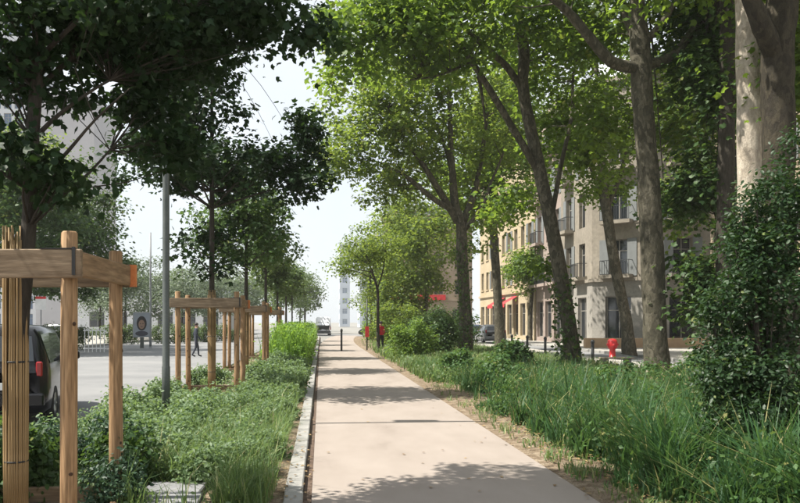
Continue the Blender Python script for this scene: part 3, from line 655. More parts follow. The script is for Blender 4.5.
for k, (x, y, r, h, l) in enumerate(((5.0,12.5,.5,.85,'dark leafy low shrub amid the tall grass before the forked plane tree'),(6.9,15.2,.6,.75,'dark leafy low shrub amid the grass before the Y forked plane tree'),
      (4.2,17.5,.5,.8,'small leafy shrub near the path side of the tall grass'),(3.9,21.5,.5,.75,'small leafy shrub where the tall grass meets the low weeds'),(4.1,9.3,.4,.7,'leafy low shrub in the grass beside the tall glossy shrub'),(8.3,16.6,.6,.9,'dark leafy shrub at the back of the bed beside the bicycle'),(5.9,23.5,.7,1.0,'dark leafy shrub at the foot of the ivied trunk'))):
    bush('low_shrub', l, (x,y,0), [((0,0,h*.5),(r,r,h*.5),40)], 3200, .06+.002*y, L_herb, 'low shrubs in the right bed', 'shrub', sigma=.09, stems=6)
# left bed: mounds of grey green perennials
L_dkp = leafmat('bluish_dark_leaf', (.016,.040,.022), (.045,.085,.045), (.1,.2,.06), .2)
def mound(x, y, r, h, lab, lm=L_gcov, n=2600, ls=.06, grp='perennial mounds in the left bed'):
    return bush('perennial_mound', lab, (x,y,0), [((0,0,h*.45),(r,r,h*.55),46)], n, ls, lm, grp, 'plant', sigma=.06+.03*r, shape='oval', stems=5, flat=.2)
rr = random.Random(3)
mounds = [(-.82,8.0,.26,.32),(-1.15,7.5,.3,.36),(-.72,9.0,.24,.28),(-.95,10.5,.32,.36),(-.68,12.6,.24,.28),(-1.9,11.4,.5,.52),(-1.15,13.2,.36,.4),(-2.3,12.4,.4,.45),(-.72,15.2,.26,.32),(-1.0,17.6,.3,.36),(-.7,21,.28,.34),(-1.45,8.2,.38,.42),(-2.0,8.8,.5,.62),(-1.1,9.6,.34,.36),(-1.6,10.4,.5,.5),(-2.6,9.8,.55,.6),(-3.0,8.4,.4,.55),(-.85,11.6,.3,.3),(-1.5,12.4,.42,.45),(-2.9,11.6,.5,.6),(-2.0,13.2,.5,.5),(-.9,13.9,.34,.36),
          (-2.9,14.2,.45,.55),(-1.3,15,.45,.45),(-.75,16.6,.34,.4),(-1.3,18,.45,.5),(-.8,19.4,.4,.42),(-1.5,20.8,.5,.55),(-2.9,19.5,.5,.5),(-.8,22.6,.42,.45),(-1.6,23,.45,.5),(-.9,25.4,.45,.5),(-1.7,27,.5,.55)]
for x, y, r, h in mounds:
    lab = 'grey green feathery mound close beside the pale kerb' if x > -1.2 else 'grey green feathery mound by the road edge of the left bed' if x < -2.4 else 'grey green feathery mound in the middle of the left bed'
    mound(x, y, r, h*.85, lab, n=int(4200*min(1, 10/y+.3)), ls=.034+.0022*y)
mound(-2.2,7.9,.42,.6,'bluish dark plant behind the big guard, toward the lamp post', L_dkp, 3600, .05)
mound(-2.9,7.6,.42,.62,'bluish dark plant at the road edge behind the reed wrapped tree', L_dkp, 3600, .05)
mound(-1.75,6.5,.30,.4,'bluish dark low plant beside the grey slabs', L_dkp, 2600, .045)
mound(-2.75,6.9,.42,.62,'dark green plant at the foot of the reed wrapped tree', L_mid, 3200, .07)
mound(-1.95,7.4,.35,.5,'dark low plant beside the big guard posts', L_mid, 2600, .065)
mound(-3.1,5.9,.4,.5,'dark leafy plant under the big guard rail', L_mid, 2600, .07)
n = 15000
q, ci = clumpy(np.zeros((n,3)), rng, 420, .07, -1.6, -.52, 6.2, 36)
q = q[(q[:,0] < -.43) & ~((np.abs(q[:,0]+1.34) < .42) & (np.abs(q[:,1]-6.85) < .5))]
tag(link('light_grass', blade_mesh('light_grass', q, rng.uniform(.15,.62,420)[ci][:len(q)], .010, L_grass2, lean=.75, rng=rng)), 'fine light green grass spilling beside the left kerb', 'grass', kind='stuff')
n = 20000
q, ci = clumpy(np.zeros((n,3)), rng, 420, .2, -3.2, -.6, 6.6, 45); q[:,2] += rng.uniform(0,.22,len(q)); q = q[(q[:,0] < -.55) & (q[:,0] > -3.3) & ~((np.abs(q[:,0]+2.4) < .7) & ((np.abs(q[:,1]-5.98) < .72) | (np.abs(q[:,1]-16.7) < .75))) & ~((np.abs(q[:,0]+1.34) < .42) & (np.abs(q[:,1]-6.85) < .5))]
tag(link('ground_cover', leaf_mesh('ground_cover', q, .055, L_gcov, shape='oval', flat=.25, rng=rng)), 'leafy ground cover between the mounds of the left bed', 'ground cover', kind='stuff')
# lime green stalks further down the left bed
n = 13000
q, ci = clumpy(np.zeros((n,3)), rng, 120, .2, -1.6, -.62, 27.5, 66); q = q[q[:,0] < -.42]
q3 = q[::2].copy()
hh = rng.uniform(.5,1.65,120)[ci][:len(q)]
tag(link('lime_stalks', blade_mesh('lime_stalks', q, hh, .035, L_lime, lean=.25, rng=rng)), 'tall lime green stalks in the far left bed', 'plants', kind='stuff')
q3 = np.repeat(q3, 3, axis=0); q3[:,2] += rng.uniform(.1,1.0,len(q3))*np.repeat(hh[::2],3); q3[:,:2] += rng.normal(size=(len(q3),2))*.1
tag(link('lime_leaves', leaf_mesh('lime_leaves', q3, .13, L_lime, flat=.3, rng=rng)), 'lime green leaves on the tall far stalks', 'plants', kind='stuff')
# fallen leaves along the path edges
n = 1500
a = ground_pts(n, 0, 1, 5.5, 40, rng); sidesel = rng.uniform(size=n)
a[:,0] = np.where(sidesel < .72, PR+.45-np.abs(rng.normal(size=n))*.28+rng.uniform(0,.5,n), np.where(sidesel < .85, rng.uniform(-.6,-.1,n), rng.uniform(0,2.4,n)))
a = a[(sidesel < .85) | (rng.uniform(size=n) < .12)]
a[:,2] = .012+.06*(a[:,0] > PR+.05)+.05*(a[:,0] < -.16)
tag(link('fallen_leaves', leaf_mesh('fallen_leaves', a, .055, L_dry, flat=.93, rng=rng)), 'dry fallen leaves along the path edges', 'leaves', kind='stuff')
# grey slabs set in the left bed
for i, (x, y) in enumerate(((-1.32,6.62),(-1.36,7.08))):
    o = MB().box(-.27,-.21,-.05,.27,.21,.06,.012).build('paving_slab', M_slab, None, (x,y,.01)); o.rotation_euler = (0,0,.05-i*.08)
    tag(o, 'grey stone slab lying among the plants of the left bed', 'slab', 'grey slabs in the left bed')

# ------------------------------------------------------------------ buildings
M_stoneg = noisy('grey_building_stone', [(0.216, 0.202, 0.18), (0.288, 0.27, 0.241)], scale=.8, rough=.9, bump=.2, bscale=10, speck=(8,.1))
M_cream = noisy('cream_render', [(.34,.275,.175),(.41,.34,.235)], scale=.5, rough=.9, speck=(6,.1))
M_pink = noisy('pinkish_render', [(0.259, 0.205, 0.176), (0.31, 0.248, 0.216)], scale=.5, rough=.9, speck=(6,.07))
M_tan = noisy('tan_render', [(0.252, 0.202, 0.144), (0.31, 0.252, 0.187)], scale=.5, rough=.9, speck=(6,.07))
M_tower = noisy('tower_concrete', [(.40,.41,.43),(.48,.49,.51)], scale=.2, rough=.85)
M_hazewall = noisy('haze_pale_cladding', [(.42,.46,.51),(.50,.54,.59)], scale=.2, rough=.7)  # walls paled so distance haze is put into their colour
M_frame = plain('window_frame_paint', (.24,.225,.20), .6)
M_shut = plain('grey_shutter', (.16,.17,.17), .7)
M_glass = glass('window_glass', (.018,.022,.026), .06)
M_blue = glass('tower_glass', (.05,.09,.16), .08)
M_hazeglass = glass('haze_pale_tower_glass', (.22,.27,.33), .15)  # far tower panes paled the same way, haze mixed into the colour
M_roof = noisy('zinc_roof', [(.16,.17,.19),(.24,.25,.27)], scale=1, rough=.5, metal=.3)
M_red = plain('red_awning_cloth', (.52,.035,.04), .7)
def building(name, label, corners, height, fl, wallmat, group=None, win=(1.15,1.9), bay=2.6, ground=4.2, sill=.85, gmat=None, basez=0.02,
             glassm=None, framem=None, shutters=0, cornice=True, gwin=(1.7,2.9), only=None, balcony=0, flat_windows=False):
    """corners: plan polygon, facades run between successive corners with the outside on the right hand"""
    cx_ = sum(p[0] for p in corners)/len(corners); cy_ = sum(p[1] for p in corners)/len(corners)
    root = empty(name, (cx_, cy_, basez), 0, label, 'building', group)
    wall = MB(); gw = MB(); n = len(corners); dep = .22
    me_cache = {}
    def wmesh(w, h):
        k = (round(w,2), round(h,2))
        if k not in me_cache:
            f_ = MB(); t = .07
            f_.box(-w/2,0,0,-w/2+t,.06,h); f_.box(w/2-t,0,0,w/2,.06,h); f_.box(-w/2+t,0,0,w/2-t,.06,t); f_.box(-w/2+t,0,h-t,w/2-t,.06,h)
            f_.box(-.03,.004,t,.03,.056,h-t)
            if h > 1.5: f_.box(-w/2+t,.008,h*.68,-.03,.05,h*.68+.05); f_.box(.03,.008,h*.68,w/2-t,.05,h*.68+.05)
            p_ = MB().box(-w/2+t*.5,.025,t*.5,w/2-t*.5,.035,h-t*.5)
            s_ = MB().box(-w/2-.12,-dep-.10,-.10,w/2+.12,-dep+.14,-.003)
            sh = MB().box(0,-.05,0,w*.5,-.01,h)
            me_cache[k] = (f_.mesh('window', framem or M_frame), p_.mesh('pane', glassm or M_glass), s_.mesh('sill', wallmat), sh.mesh('shutter', M_shut))
        return me_cache[k]
    for i in range(n):
        a = V((corners[i][0]-cx_, corners[i][1]-cy_)); b = V((corners[(i+1) % n][0]-cx_, corners[(i+1) % n][1]-cy_))
        L = (b-a).length; u = (b-a)/L; nn = V((u.y, -u.x))
        def T(s, z, o=0): q = a+u*s+nn*o; return (q.x, q.y, z)
        plainwall = only is not None and i not in only
        nb = max(1, int(L/bay)); pad = (L-nb*bay)/2
        xs = [0]; wins = []
        if not plainwall:
            for k in range(nb): xs += [pad+bay*k+bay/2-win[0]/2, pad+bay*k+bay/2+win[0]/2]
        xs.append(L)
        def band(m, z0, z1, w0, w1, z_in0, z_in1, has):
            # one storey strip with openings
            m.quad(T(0,z0),T(L,z0),T(L,z_in0),T(0,z_in0)); m.quad(T(0,z_in1),T(L,z_in1),T(L,z1),T(0,z1))
            edges = [0]
            for k in range(nb):
                c_ = pad+bay*k+bay/2; edges += [c_-w0/2, c_+w0/2]
            edges.append(L)
            for k in range(0, len(edges), 2): m.quad(T(edges[k],z_in0),T(edges[k+1],z_in0),T(edges[k+1],z_in1),T(edges[k],z_in1))
            for k in range(nb):
                c_ = pad+bay*k+bay/2; l_, r_ = c_-w0/2, c_+w0/2
                m.quad(T(l_,z_in0),T(l_,z_in1),T(l_,z_in1,-dep),T(l_,z_in0,-dep)); m.quad(T(r_,z_in1),T(r_,z_in0),T(r_,z_in0,-dep),T(r_,z_in1,-dep))
                m.quad(T(l_,z_in1),T(r_,z_in1),T(r_,z_in1,-dep),T(l_,z_in1,-dep)); m.quad(T(r_,z_in0),T(l_,z_in0),T(l_,z_in0,-dep),T(r_,z_in0,-dep))
                m.quad(T(l_,z_in0,-dep-.08),T(r_,z_in0,-dep-.08),T(r_,z_in1,-dep-.08),T(l_,z_in1,-dep-.08))
                F_, P_, S_, H_ = wmesh(w0, z_in1-z_in0)
                q = a+u*c_-nn*dep
                o = link('window', F_, root, (q.x, q.y, z_in0)); o.rotation_euler = (0,0,math.atan2(u.y,u.x)); link('pane', P_, o)
                if z0 > 1 and not flat_windows and not balcony: link('sill', S_, o)
                if balcony and z0 > 1 and (int(z0) % 2 == 0 or k % balcony == 0):
                    if 'bal' not in me_cache:
                        bm_ = MB(); hwid = w0/2+.35
                        for t_ in range(13): xx = -hwid+2*hwid*t_/12; bm_.box(xx-.012,-dep-.62,.12,xx+.012,-dep-.596,.98)
                        for zz in (.10,.98): bm_.box(-hwid,-dep-.63,zz,hwid,-dep-.585,zz+.04)
                        for sx in (-1,1): bm_.box(sx*hwid-.015,-dep-.585,.98,sx*hwid+.015,-dep-.01,1.02)
                        me_cache['bal'] = bm_.mesh('railing', M_dark); me_cache['slab'] = MB().box(-hwid-.06,-dep-.66,-.14,hwid+.06,-dep-.004,.09).mesh('balcony', wallmat)
                    bo = link('balcony', me_cache['slab'], root, (q.x, q.y, z_in0)); bo.rotation_euler = o.rotation_euler; link('railing', me_cache['bal'], bo)
                if shutters and z0 > 1 and (k*7+int(z0)) % 3 < shutters:
                    for sx in (-1, 1):
                        s_ = link('shutter', H_, o, (w0/2+.02 if sx > 0 else -w0/2-.02-w0*.5, -dep, 0))
        if plainwall:
            wall.quad(T(0,0),T(L,0),T(L,height),T(0,height)); continue
        z = 0
        if ground:
            band(gw, 0, ground, gwin[0], 0, .35, .35+gwin[1], True); z = ground
        while z+fl <= height-.4:
            band(wall, z, z+fl, win[0], 0, z+sill, z+sill+win[1], True); z += fl
        wall.quad(T(0,z),T(L,z),T(L,height),T(0,height))
    wall.build('wall', wallmat, root)
    if ground: gw.build('ground_floor_wall', gmat or wallmat, root)
    rf = MB(); top = [(p[0]-cx_, p[1]-cy_) for p in corners]
    ins = [(p[0]*.97, p[1]*.97) for p in top]
    rf.add([(x,y,height) for x,y in top]+[(x*.93,y*.93,height+1.2) for x,y in top], [tuple(range(n,2*n))]+[(i,(i+1)%n,n+(i+1)%n,n+i) for i in range(n)])
    rf.build('roof', M_roof, root)
    if cornice:
        for zc, pr_, hh in ((height-.35,.35,.34),(ground+.02,.16,.22)) if ground else ((height-.35,.2,.34),):
            for i in range(n):
                a = V(top[i]); b = V(top[(i+1) % n]); u = (b-a).normalized(); nn = V((u.y,-u.x))
                p1 = a+nn*.003-u*.0; p2 = b+nn*.003; p3 = b+nn*pr_+u*pr_*.4; p4 = a+nn*pr_-u*pr_*.4
                MB().add([(p1.x,p1.y,zc),(p2.x,p2.y,zc),(p3.x,p3.y,zc),(p4.x,p4.y,zc),(p1.x,p1.y,zc+hh),(p2.x,p2.y,zc+hh),(p3.x,p3.y,zc+hh),(p4.x,p4.y,zc+hh)],
                     [(3,2,1,0),(4,5,6,7),(0,1,5,4),(1,2,6,5),(2,3,7,6),(3,0,4,7)]).build('cornice', wallmat, root)
    return root
# facades: the outside lies right of the walking direction (u.y,-u.x)
building('corner_building', 'grey stone corner building with cut off corner behind the red hydrant', [(18,57),(18,50.5),(20.5,48),(36,48),(36,57)], 17.5, 3.5, noisy('pale_beige_stone', [(.20,.176,.142),(.265,.235,.192)], scale=.6, rough=.9, speck=(5,.12)), bay=2.7, gmat=M_stoneg, shutters=2, only=(0,1,2), balcony=2, sill=.35, win=(1.2,2.4))
building('town_house', 'narrow pinkish house between the corner building and the cream one', [(18.1,64),(18.1,57.02),(30,57.02),(30,64)], 18.2, 3.4, M_pink, bay=2.3, shutters=2, only=(0,), balcony=3, sill=.35, win=(1.1,2.3))
building('apartment_house', 'cream five storey apartment house with red shop awnings', [(18.0,86),(18.0,64.02),(30,64.02),(30,86)], 17.0, 3.2, M_cream, bay=2.4, only=(0,1), shutters=1)
building('apartment_house', 'tan apartment house behind the thick plane trunks and glossy shrub', [(20.5,40),(20.5,10),(34,10),(34,40)], 19, 3.5, M_tan, bay=2.8, only=(0,3), shutters=1)
building('end_building', 'tan building with a red sign band closing the street end', [(8,98),(8,92.5+3),(19,95.5),(19,108)], 15, 3.4, M_tan, bay=2.6, only=(0,1), shutters=0)
MB().box(8.2, 95.1, 4.35, 15.6, 95.46, 5.0).build('red_sign_band', M_red)
tag(bpy.data.objects['red_sign_band'], 'long red sign band across the tan end building', 'sign')
for y, l in ((70.4,'red shop awning nearer the pink house'),(75.2,'red shop awning farther along the cream house')):
    o = empty('shop_awning', (18.0,y,3.0), 0, l, 'awning', 'red awnings on the cream house')
    MB().add([(-.02,-1.1,1.0),(-1.3,-1.1,.25),(-1.3,1.1,.25),(-.02,1.1,1.0),(-1.3,-1.1,-.05),(-1.3,1.1,-.05)], [(0,1,2,3),(1,4,5,2)]).build('canopy', M_red, o)
    MB().box(-.06,-1.1,.9,-.02,1.1,1.05).build('mounting_bar', M_dark, o)
building('office_tower', 'tall grey office tower with blue windows behind the young dark tree', [(-74,165),(-74,150),(-56,150),(-56,165)], 62, 3.6, M_tower, win=(1.5,2.7), bay=2.1, ground=0, sill=.5, glassm=M_blue, only=(1,), cornice=False, flat_windows=True)
building('office_tower', 'blank pinkish grey tower wall beside the blue windowed tower', [(-55.9,165),(-55.9,149),(-44.5,149),(-44.5,165)], 46, 3.6, noisy('pinkish_concrete', [(.33,.32,.33),(.38,.37,.38)], scale=.2, rough=.9), ground=0, only=(), cornice=False)
building('far_tower', 'haze coloured tower nearest the end of the path', [(6.2,262),(6.2,250),(9.5,250),(9.5,262)], 26, 3.4, M_hazewall, win=(1.6,1.7), bay=2.6, ground=0, only=(0,1), cornice=False, group='far towers', glassm=M_hazeglass, framem=M_hazewall, flat_windows=True)
building('far_tower', 'wider haze pale tower behind the sapling crown', [(11,230),(11,215),(17,215),(17,230)], 24, 3.4, M_hazewall, win=(1.6,1.7), bay=2.8, ground=0, only=(0,1), cornice=False, group='far towers', glassm=M_hazeglass, framem=M_hazewall, flat_windows=True)
building('low_pavilion', 'low white pavilion beyond the silvery trees', [(-32,108),(-32,100),(-12,100),(-12,108)], 4.6, 3.8, plain('pavilion_white', (.5,.5,.5), .8), win=(2.0,2.0), bay=3, ground=0, sill=.9, only=(1,), cornice=False)
# low tan wall in front of the corner building
tag(MB().box(16.0,46.0,0,24,46.35,.62,.02).build('low_wall', noisy('tan_wall_stone', [(.40,.27,.17),(.48,.34,.22)], scale=2, rough=.9)), 'low tan wall in front of the grey corner building', 'wall')

# ------------------------------------------------------------------ vehicles
M_black = noisy('black_car_paint', [(.003,.003,.004),(.005,.005,.006)], scale=2, rough=.15, sp=.4)
M_carglass = glass('car_glass', (.02,.025,.03), .04)
M_tyre = plain('tyre_rubber', (.018,.018,.018), .85)
M_rim = noisy('alloy_rim', [(.42,.43,.44),(.52,.53,.54)], scale=4, rough=.3, metal=.8)
M_tail = noisy('tail_light_red', [(.20,.006,.008),(.28,.012,.012)], scale=4, rough=.15, sp=.7)
M_plate = plain('plate_white', (.6,.6,.58), .5)
M_white = plain('white_van_paint', (.72,.73,.74), .35)
M_grey = noisy('grey_car_paint', [(.16,.17,.18),(.20,.21,.22)], scale=2, rough=.25, sp=.6)
M_bluecar = noisy('dark_blue_car_paint', [(.03,.045,.08),(.04,.055,.1)], scale=2, rough=.22, sp=.6)
def car(name, label, loc, rz, paint, L=4.45, W=1.8, Hc=1.66, van=False, group=None):
    """rear at y=0, nose towards +y"""
    root = empty(name, loc, rz, label, 'van' if van else 'car', group)
    hw = W/2
    # stations along the length: (y, floor z, waist z, roof z, roof half width factor, waist half width factor)
    if van: st = [(0,.38,1.05,Hc*.55,.9,.94),(.03,.3,1.1,Hc*.93,.86,.97),(.25,.24,1.12,Hc,.87,1),(L*.5,.24,1.12,Hc,.87,1),(L*.74,.24,1.12,Hc*.98,.86,1),(L*.88,.24,1.1,1.2,.80,.98),(L*.97,.28,.85,.95,.78,.92),(L,.36,.6,.72,.7,.84)]
    else: st = [(0,.42,.86,.90,.84,.86),(.04,.30,.92,1.02,.84,.94),(.20,.24,.98,Hc*.90,.76,.98),(.42,.22,1.0,Hc*.985,.75,1),(L*.30,.21,1.0,Hc,.75,1),(L*.52,.21,.99,Hc*.985,.75,1),(L*.63,.21,.97,Hc*.91,.74,1),(L*.78,.21,.94,1.0,.78,.99),(L*.92,.24,.82,.86,.76,.94),(L*.985,.30,.62,.68,.72,.84),(L,.36,.54,.58,.66,.76)]
    rows = []
    for (y, z0, zw, zr, fr, fw) in st:
        w = hw*fw; r = hw*fr; zm = z0+(zw-z0)*.45
        pts = [(0,z0),(w*.9,z0),(w*.985,z0+.08),(w,zm),(w*.975,zw),(r+(w*.975-r)*.12, zw+(zr-zw)*.86),(r*.9,zr-.012*(zr-zw)),(r*.5,zr+.01),(0,zr+.015)]
        rows.append([V((x,y,z)) for x,z in pts])
    b = MB(); np_ = len(rows[0])
    for s in (1, -1):
        vs = [(p.x*s,p.y,p.z) for r in rows for p in r]; fs = []
        for i in range(len(rows)-1):
            for k in range(np_-1):
                q = (i*np_+k, (i+1)*np_+k, (i+1)*np_+k+1, i*np_+k+1); fs.append(q if s < 0 else q[::-1])
        fs.append(tuple(range(np_)) if s > 0 else tuple(range(np_))[::-1]); e = (len(rows)-1)*np_; fs.append(tuple(e+k for k in range(np_)))
        b.add(vs, fs, True)
    b.build('body', paint, root)
    def panel(i0, i1, t0, t1, s, k0=4, k1=5, off=.006):
        m = MB(); vs = []
        for i in range(i0, i1+1):
            for t in (t0, t1):
                p = rows[i][k0].lerp(rows[i][k1], t); q = p.copy(); q.x += off; vs.append((q.x*s, q.y, q.z+off*.2))
        fs = [(2*j, 2*j+2, 2*j+3, 2*j+1) for j in range(i1-i0)]
        return m.add(vs, fs if s > 0 else [f[::-1] for f in fs])
    if not van:
        for s in (1, -1):
            panel(3, 4, .06, .92, s).build('side_window', M_carglass, root); panel(4, 5, .06, .92, s).build('side_window', M_carglass, root)
            panel(5, 6, .06, .9, s).build('side_window', M_carglass, root)
        # rear window follows the hatch between stations 1..2, windscreen between 6..7
        def cross(i0, i1, t0, t1, f, o):
            a0 = rows[i0][6].lerp(rows[i1][6], t0); a1 = rows[i0][6].lerp(rows[i1][6], t1)
            return MB().add([(-a0.x*f,a0.y+o,a0.z+.02),(a0.x*f,a0.y+o,a0.z+.02),(a1.x*f,a1.y+o,a1.z+.02),(-a1.x*f,a1.y+o,a1.z+.02)], [(0,1,2,3)])
        cross(1, 2, .10, .95, 1.0, -.012).build('rear_window', M_carglass, root)
        cross(7, 6, .08, .92, 1.02, .02).build('windscreen', M_carglass, root)
        for s in (1, -1):
            MB().box(s*hw*.84-.05, -.005, .84, s*hw*.84+.05, .10, 1.08, .02).build('tail_light', M_tail, root)
            mr = MB().box(s*(hw+.03), L*.60, 1.0, s*(hw+.21), L*.60+.10, 1.14, .02) if s > 0 else MB().box(-(hw+.21), L*.60, 1.0, -(hw+.03), L*.60+.10, 1.14, .02)
            mr.build('mirror', paint, root)
            MB().box(min(s*hw*.985, s*(hw*1.012)), L*.40, .92, max(s*hw*.985, s*(hw*1.012)), L*.40+.18, .95).build('door_handle', M_rim, root)
            MB().box(s*hw*.62-.16, L-.14, .52, s*hw*.62+.16, L-.03, .64, .02).build('headlight', M_rim, root)
        MB().box(-hw*.93,-.06,.36,hw*.93,.06,.58,.03).build('rear_bumper', paint, root)
        MB().box(-.26,-.066,.64,.26,-.02,.75).build('number_plate', M_plate, root)
    else:
        for s in (1, -1):
            panel(3, 4, .1, .55, s).build('side_window', M_carglass, root)
            MB().box(s*hw*.86-.06,-.01,.7,s*hw*.86+.06,.05,1.15).build('tail_light', M_tail, root)
        for s in (1, -1): MB().box(s*.40-.30, .012, 1.25, s*.40+.30, .024, 1.72).build('rear_window', M_carglass, root)
        MB().box(-hw*.9,-.08,.36,hw*.9,.02,.55,.02).build('rear_bumper', M_dark, root); MB().box(-.26,-.086,.62,.26,-.02,.73).build('number_plate', M_plate, root)
    R = .325
    for yy in (L*.185, L*.80):
        for s in (1, -1):
            w_ = empty('wheel', (s*(hw-.10), yy, R)); w_.parent = root
            MB().lathe([(R*.62,-.10),(R*.94,-.105),(R,-.07),(R,.07),(R*.94,.105),(R*.62,.10)], n=22, axis='x').build('tyre', M_tyre, w_)
            rm = MB(); rm.lathe([(0,s*.085),(R*.2,s*.09),(R*.24,s*.075)], n=10, axis='x'); rm.lathe([(R*.56,s*.07),(R*.64,s*.098),(R*.66,s*.07)], n=22, axis='x')
            for k in range(5):
                a = 2*math.pi*k/5; rm.tube([((s*.08, math.cos(a)*R*.15, math.sin(a)*R*.15),.032),((s*.08, math.cos(a)*R*.6, math.sin(a)*R*.6),.026)], n=5)
            rm.build('rim', M_rim, w_)
            MB().lathe([(0,s*.112),(R*1.12,s*.112),(R*1.16,s*.10)], n=22, axis='x', c=(s*(hw-.112)-s*.108, yy, R+.02)).build('wheel_arch', M_rubber, root)
    return root
car('parked_car', 'black people carrier on the road behind the reed wrapped tree', (gx(4,11.9)-.25, 11.9, RZ), math.radians(12), M_black)
car('white_van', 'white van crossing at the far end of the path', (gx(331,100)-1.0, 96, RZ), math.radians(3), M_white, L=5.2, W=2.0, Hc=2.35, van=True)
car('parked_car', 'grey car under the broad plane tree', (13.8,60,RZ), 0, M_grey, Hc=1.5, group='cars parked in the right street')
car('parked_car', 'dark blue car below the red shop awnings', (13.8,68,RZ), 0, M_bluecar, Hc=1.48, group='cars parked in the right street')
car('parked_car', 'small black car in front of the tan end building', (8.2,80,RZ+.1), math.radians(60), M_black, Hc=1.48)
car('parked_car', 'grey car across the road beyond the white railing', (gx(75,70), 70, RZ), math.radians(80), M_grey, Hc=1.5)

# ------------------------------------------------------------------ street furniture
def lamp_post(name, label, x, y, h, r, head=True, z=0, mat=M_steel):
    o = empty(name, (x,y,z), 0, label, 'lamp post')
    MB().tube([((0,0,-.1),r*1.15),((0,0,.9),r*1.12),((0,0,.92),r),((0,0,h*.6),r*.9),((0,0,h),r*.65)], n=14).build('pole', mat, o)
    MB().lathe([(r*1.9,0),(r*1.9,.03),(r*1.2,.05),(r*1.15,.10)], n=14).build('base_plate', mat, o)
    if head:
        MB().tube([((0,0,h-.1),r*.5),((-.3,0,h+.25),r*.45),((-1.1,0,h+.35),r*.4)], n=8, sub=3).build('arm', mat, o)
        hd = MB().box(-1.75,-.14,h+.29,-1.05,.14,h+.42,.04).build('lamp_head', mat, o); MB().box(-1.68,-.1,h+.275,-1.2,.1,h+.288).build('lens', plain('lamp_lens_'+name, (.6,.6,.58), .3), hd)
    return o
lamp_post('lamp_post', 'grey green lamp post in front of the second tree guard', gx(166,11.8), 11.8, 7.6, .058)
lamp_post('lamp_mast', 'thin grey lamp mast beside the portrait poster', gx(150.5,50), 50, 7.6, .075, head=False, z=RZ, mat=plain('mast_grey', (.22,.23,.24), .5))
# poster panel with a generic portrait
d = 50.; o = empty('poster_panel', (gx(142,d), d, RZ), math.radians(0), 'white framed poster panel with a dark haired portrait across the road', 'poster')
MB().box(-.60,-.07,.68,.60,.07,2.36,.03).build('frame', plain('poster_frame', (.30,.31,.32), .5), o)
MB().box(-.12,-.05,-.05,.12,.05,.68).build('stand', M_steel, o)
pp = MB().box(-.52,-.085,.76,.52,-.072,2.28).build('poster', plain('poster_paper', (.30,.33,.38), .5), o)
def disc(cx0, cz0, rx, rz, yy, m, nm, n=20):
    MB().add([(cx0+rx*math.cos(2*math.pi*k/n), yy, cz0+rz*math.sin(2*math.pi*k/n)) for k in range(n)], [tuple(range(n))]).build(nm, m, pp)
disc(0,1.62,.33,.48,-.0885,plain('printed_hair', (.03,.025,.025), .6),'printed_hair'); disc(0,1.55,.21,.30,-.0915,plain('printed_skin', (.30,.19,.14), .6),'printed_face')
disc(0,.95,.42,.17,-.0892,plain('printed_shirt', (.06,.06,.08), .6),'printed_shoulders')
for sx in (-1,1): disc(sx*.085,1.60,.04,.025,-.0935,MATS['printed_hair'],'printed_eye')
disc(0,1.40,.075,.022,-.0935,MATS['printed_shirt'],'printed_mouth')
# street sign, railing, hedge across the road
d = 40.; o = empty('street_sign', (gx(41,d), d, RZ), 0, 'small white sign with a red edge on a grey post', 'sign')
MB().tube([((0,0,-.1),.035),((0,0,3.1),.035)], n=8).build('post', MATS['mast_grey'], o)
MB().box(-.28,-.045,2.35,.28,-.037,3.05,.0).build('plate', plain('sign_white', (.65,.65,.65), .5), o)
MB().box(-.28,-.05,2.92,.28,-.0455,3.05,.0).build('red_edge', M_red, o)
o = empty('railing', (gx(95,43), 43, RZ), 0, 'white upright bar railing across the road', 'railing')
for k in range(6): MB().box(-.60+.22*k,-.02,0,-.56+.22*k,.02,1.35).build('bar', MATS['sign_white'], o)
for z in (.2,1.2): MB().box(-.66,-.034,z,.62,-.022,z+.05).build('rail', MATS['sign_white'], o)
for (x, dd, w, l) in ((58,47,2.3,'clipped green hedge behind the black car'),(118,58,2.0,'low hedge left of the portrait poster'),(10,45,2.4,'clipped hedge below the dark round tree'),(175,60,2.4,'low hedge right of the thin lamp mast'),(215,64,2.4,'low hedge behind the lamp post guard')):
    bush('hedge', l, (gx(x,dd), dd, RZ), [((0,0,.75),(w,.5,.75),70)], 5200, .13, L_far, 'hedges across the road', 'hedge', sigma=.15, stems=8)
# bollards
def bollard(label, x, y, h=1.0, r=.05, group='dark bollards', m=M_dark):
    o = empty('bollard', (x,y,0), 0, label, 'bollard', group)
    MB().tube([((0,0,-.05),r),((0,0,h*.86),r)], n=10).build('post', m, o); MB().lathe([(r*1.25,h*.86),(r*1.25,h*.92),(r*.9,h*.97),(0,h)], n=10).build('cap', m, o)
bollard('dark bollard standing in the middle of the far path', gx(341.5,42), 42, 1.25, .055)
for k, y in enumerate((28,31,34,37,40)): bollard('dark bollard in a row along the right pavement', 10.15, y+.4, .95, .06, 'bollards along the right pavement')
d = 43; o = empty('sign_post', (gx(367,d), d, 0), 0, 'slim dark post with a small red plate beside the path', 'sign')
MB().tube([((0,0,-.05),.04),((0,0,2.9),.035)], n=8).build('post', M_dark, o); MB().box(-.11,-.06,.75,.11,-.042,1.35).build('plate', M_red, o)
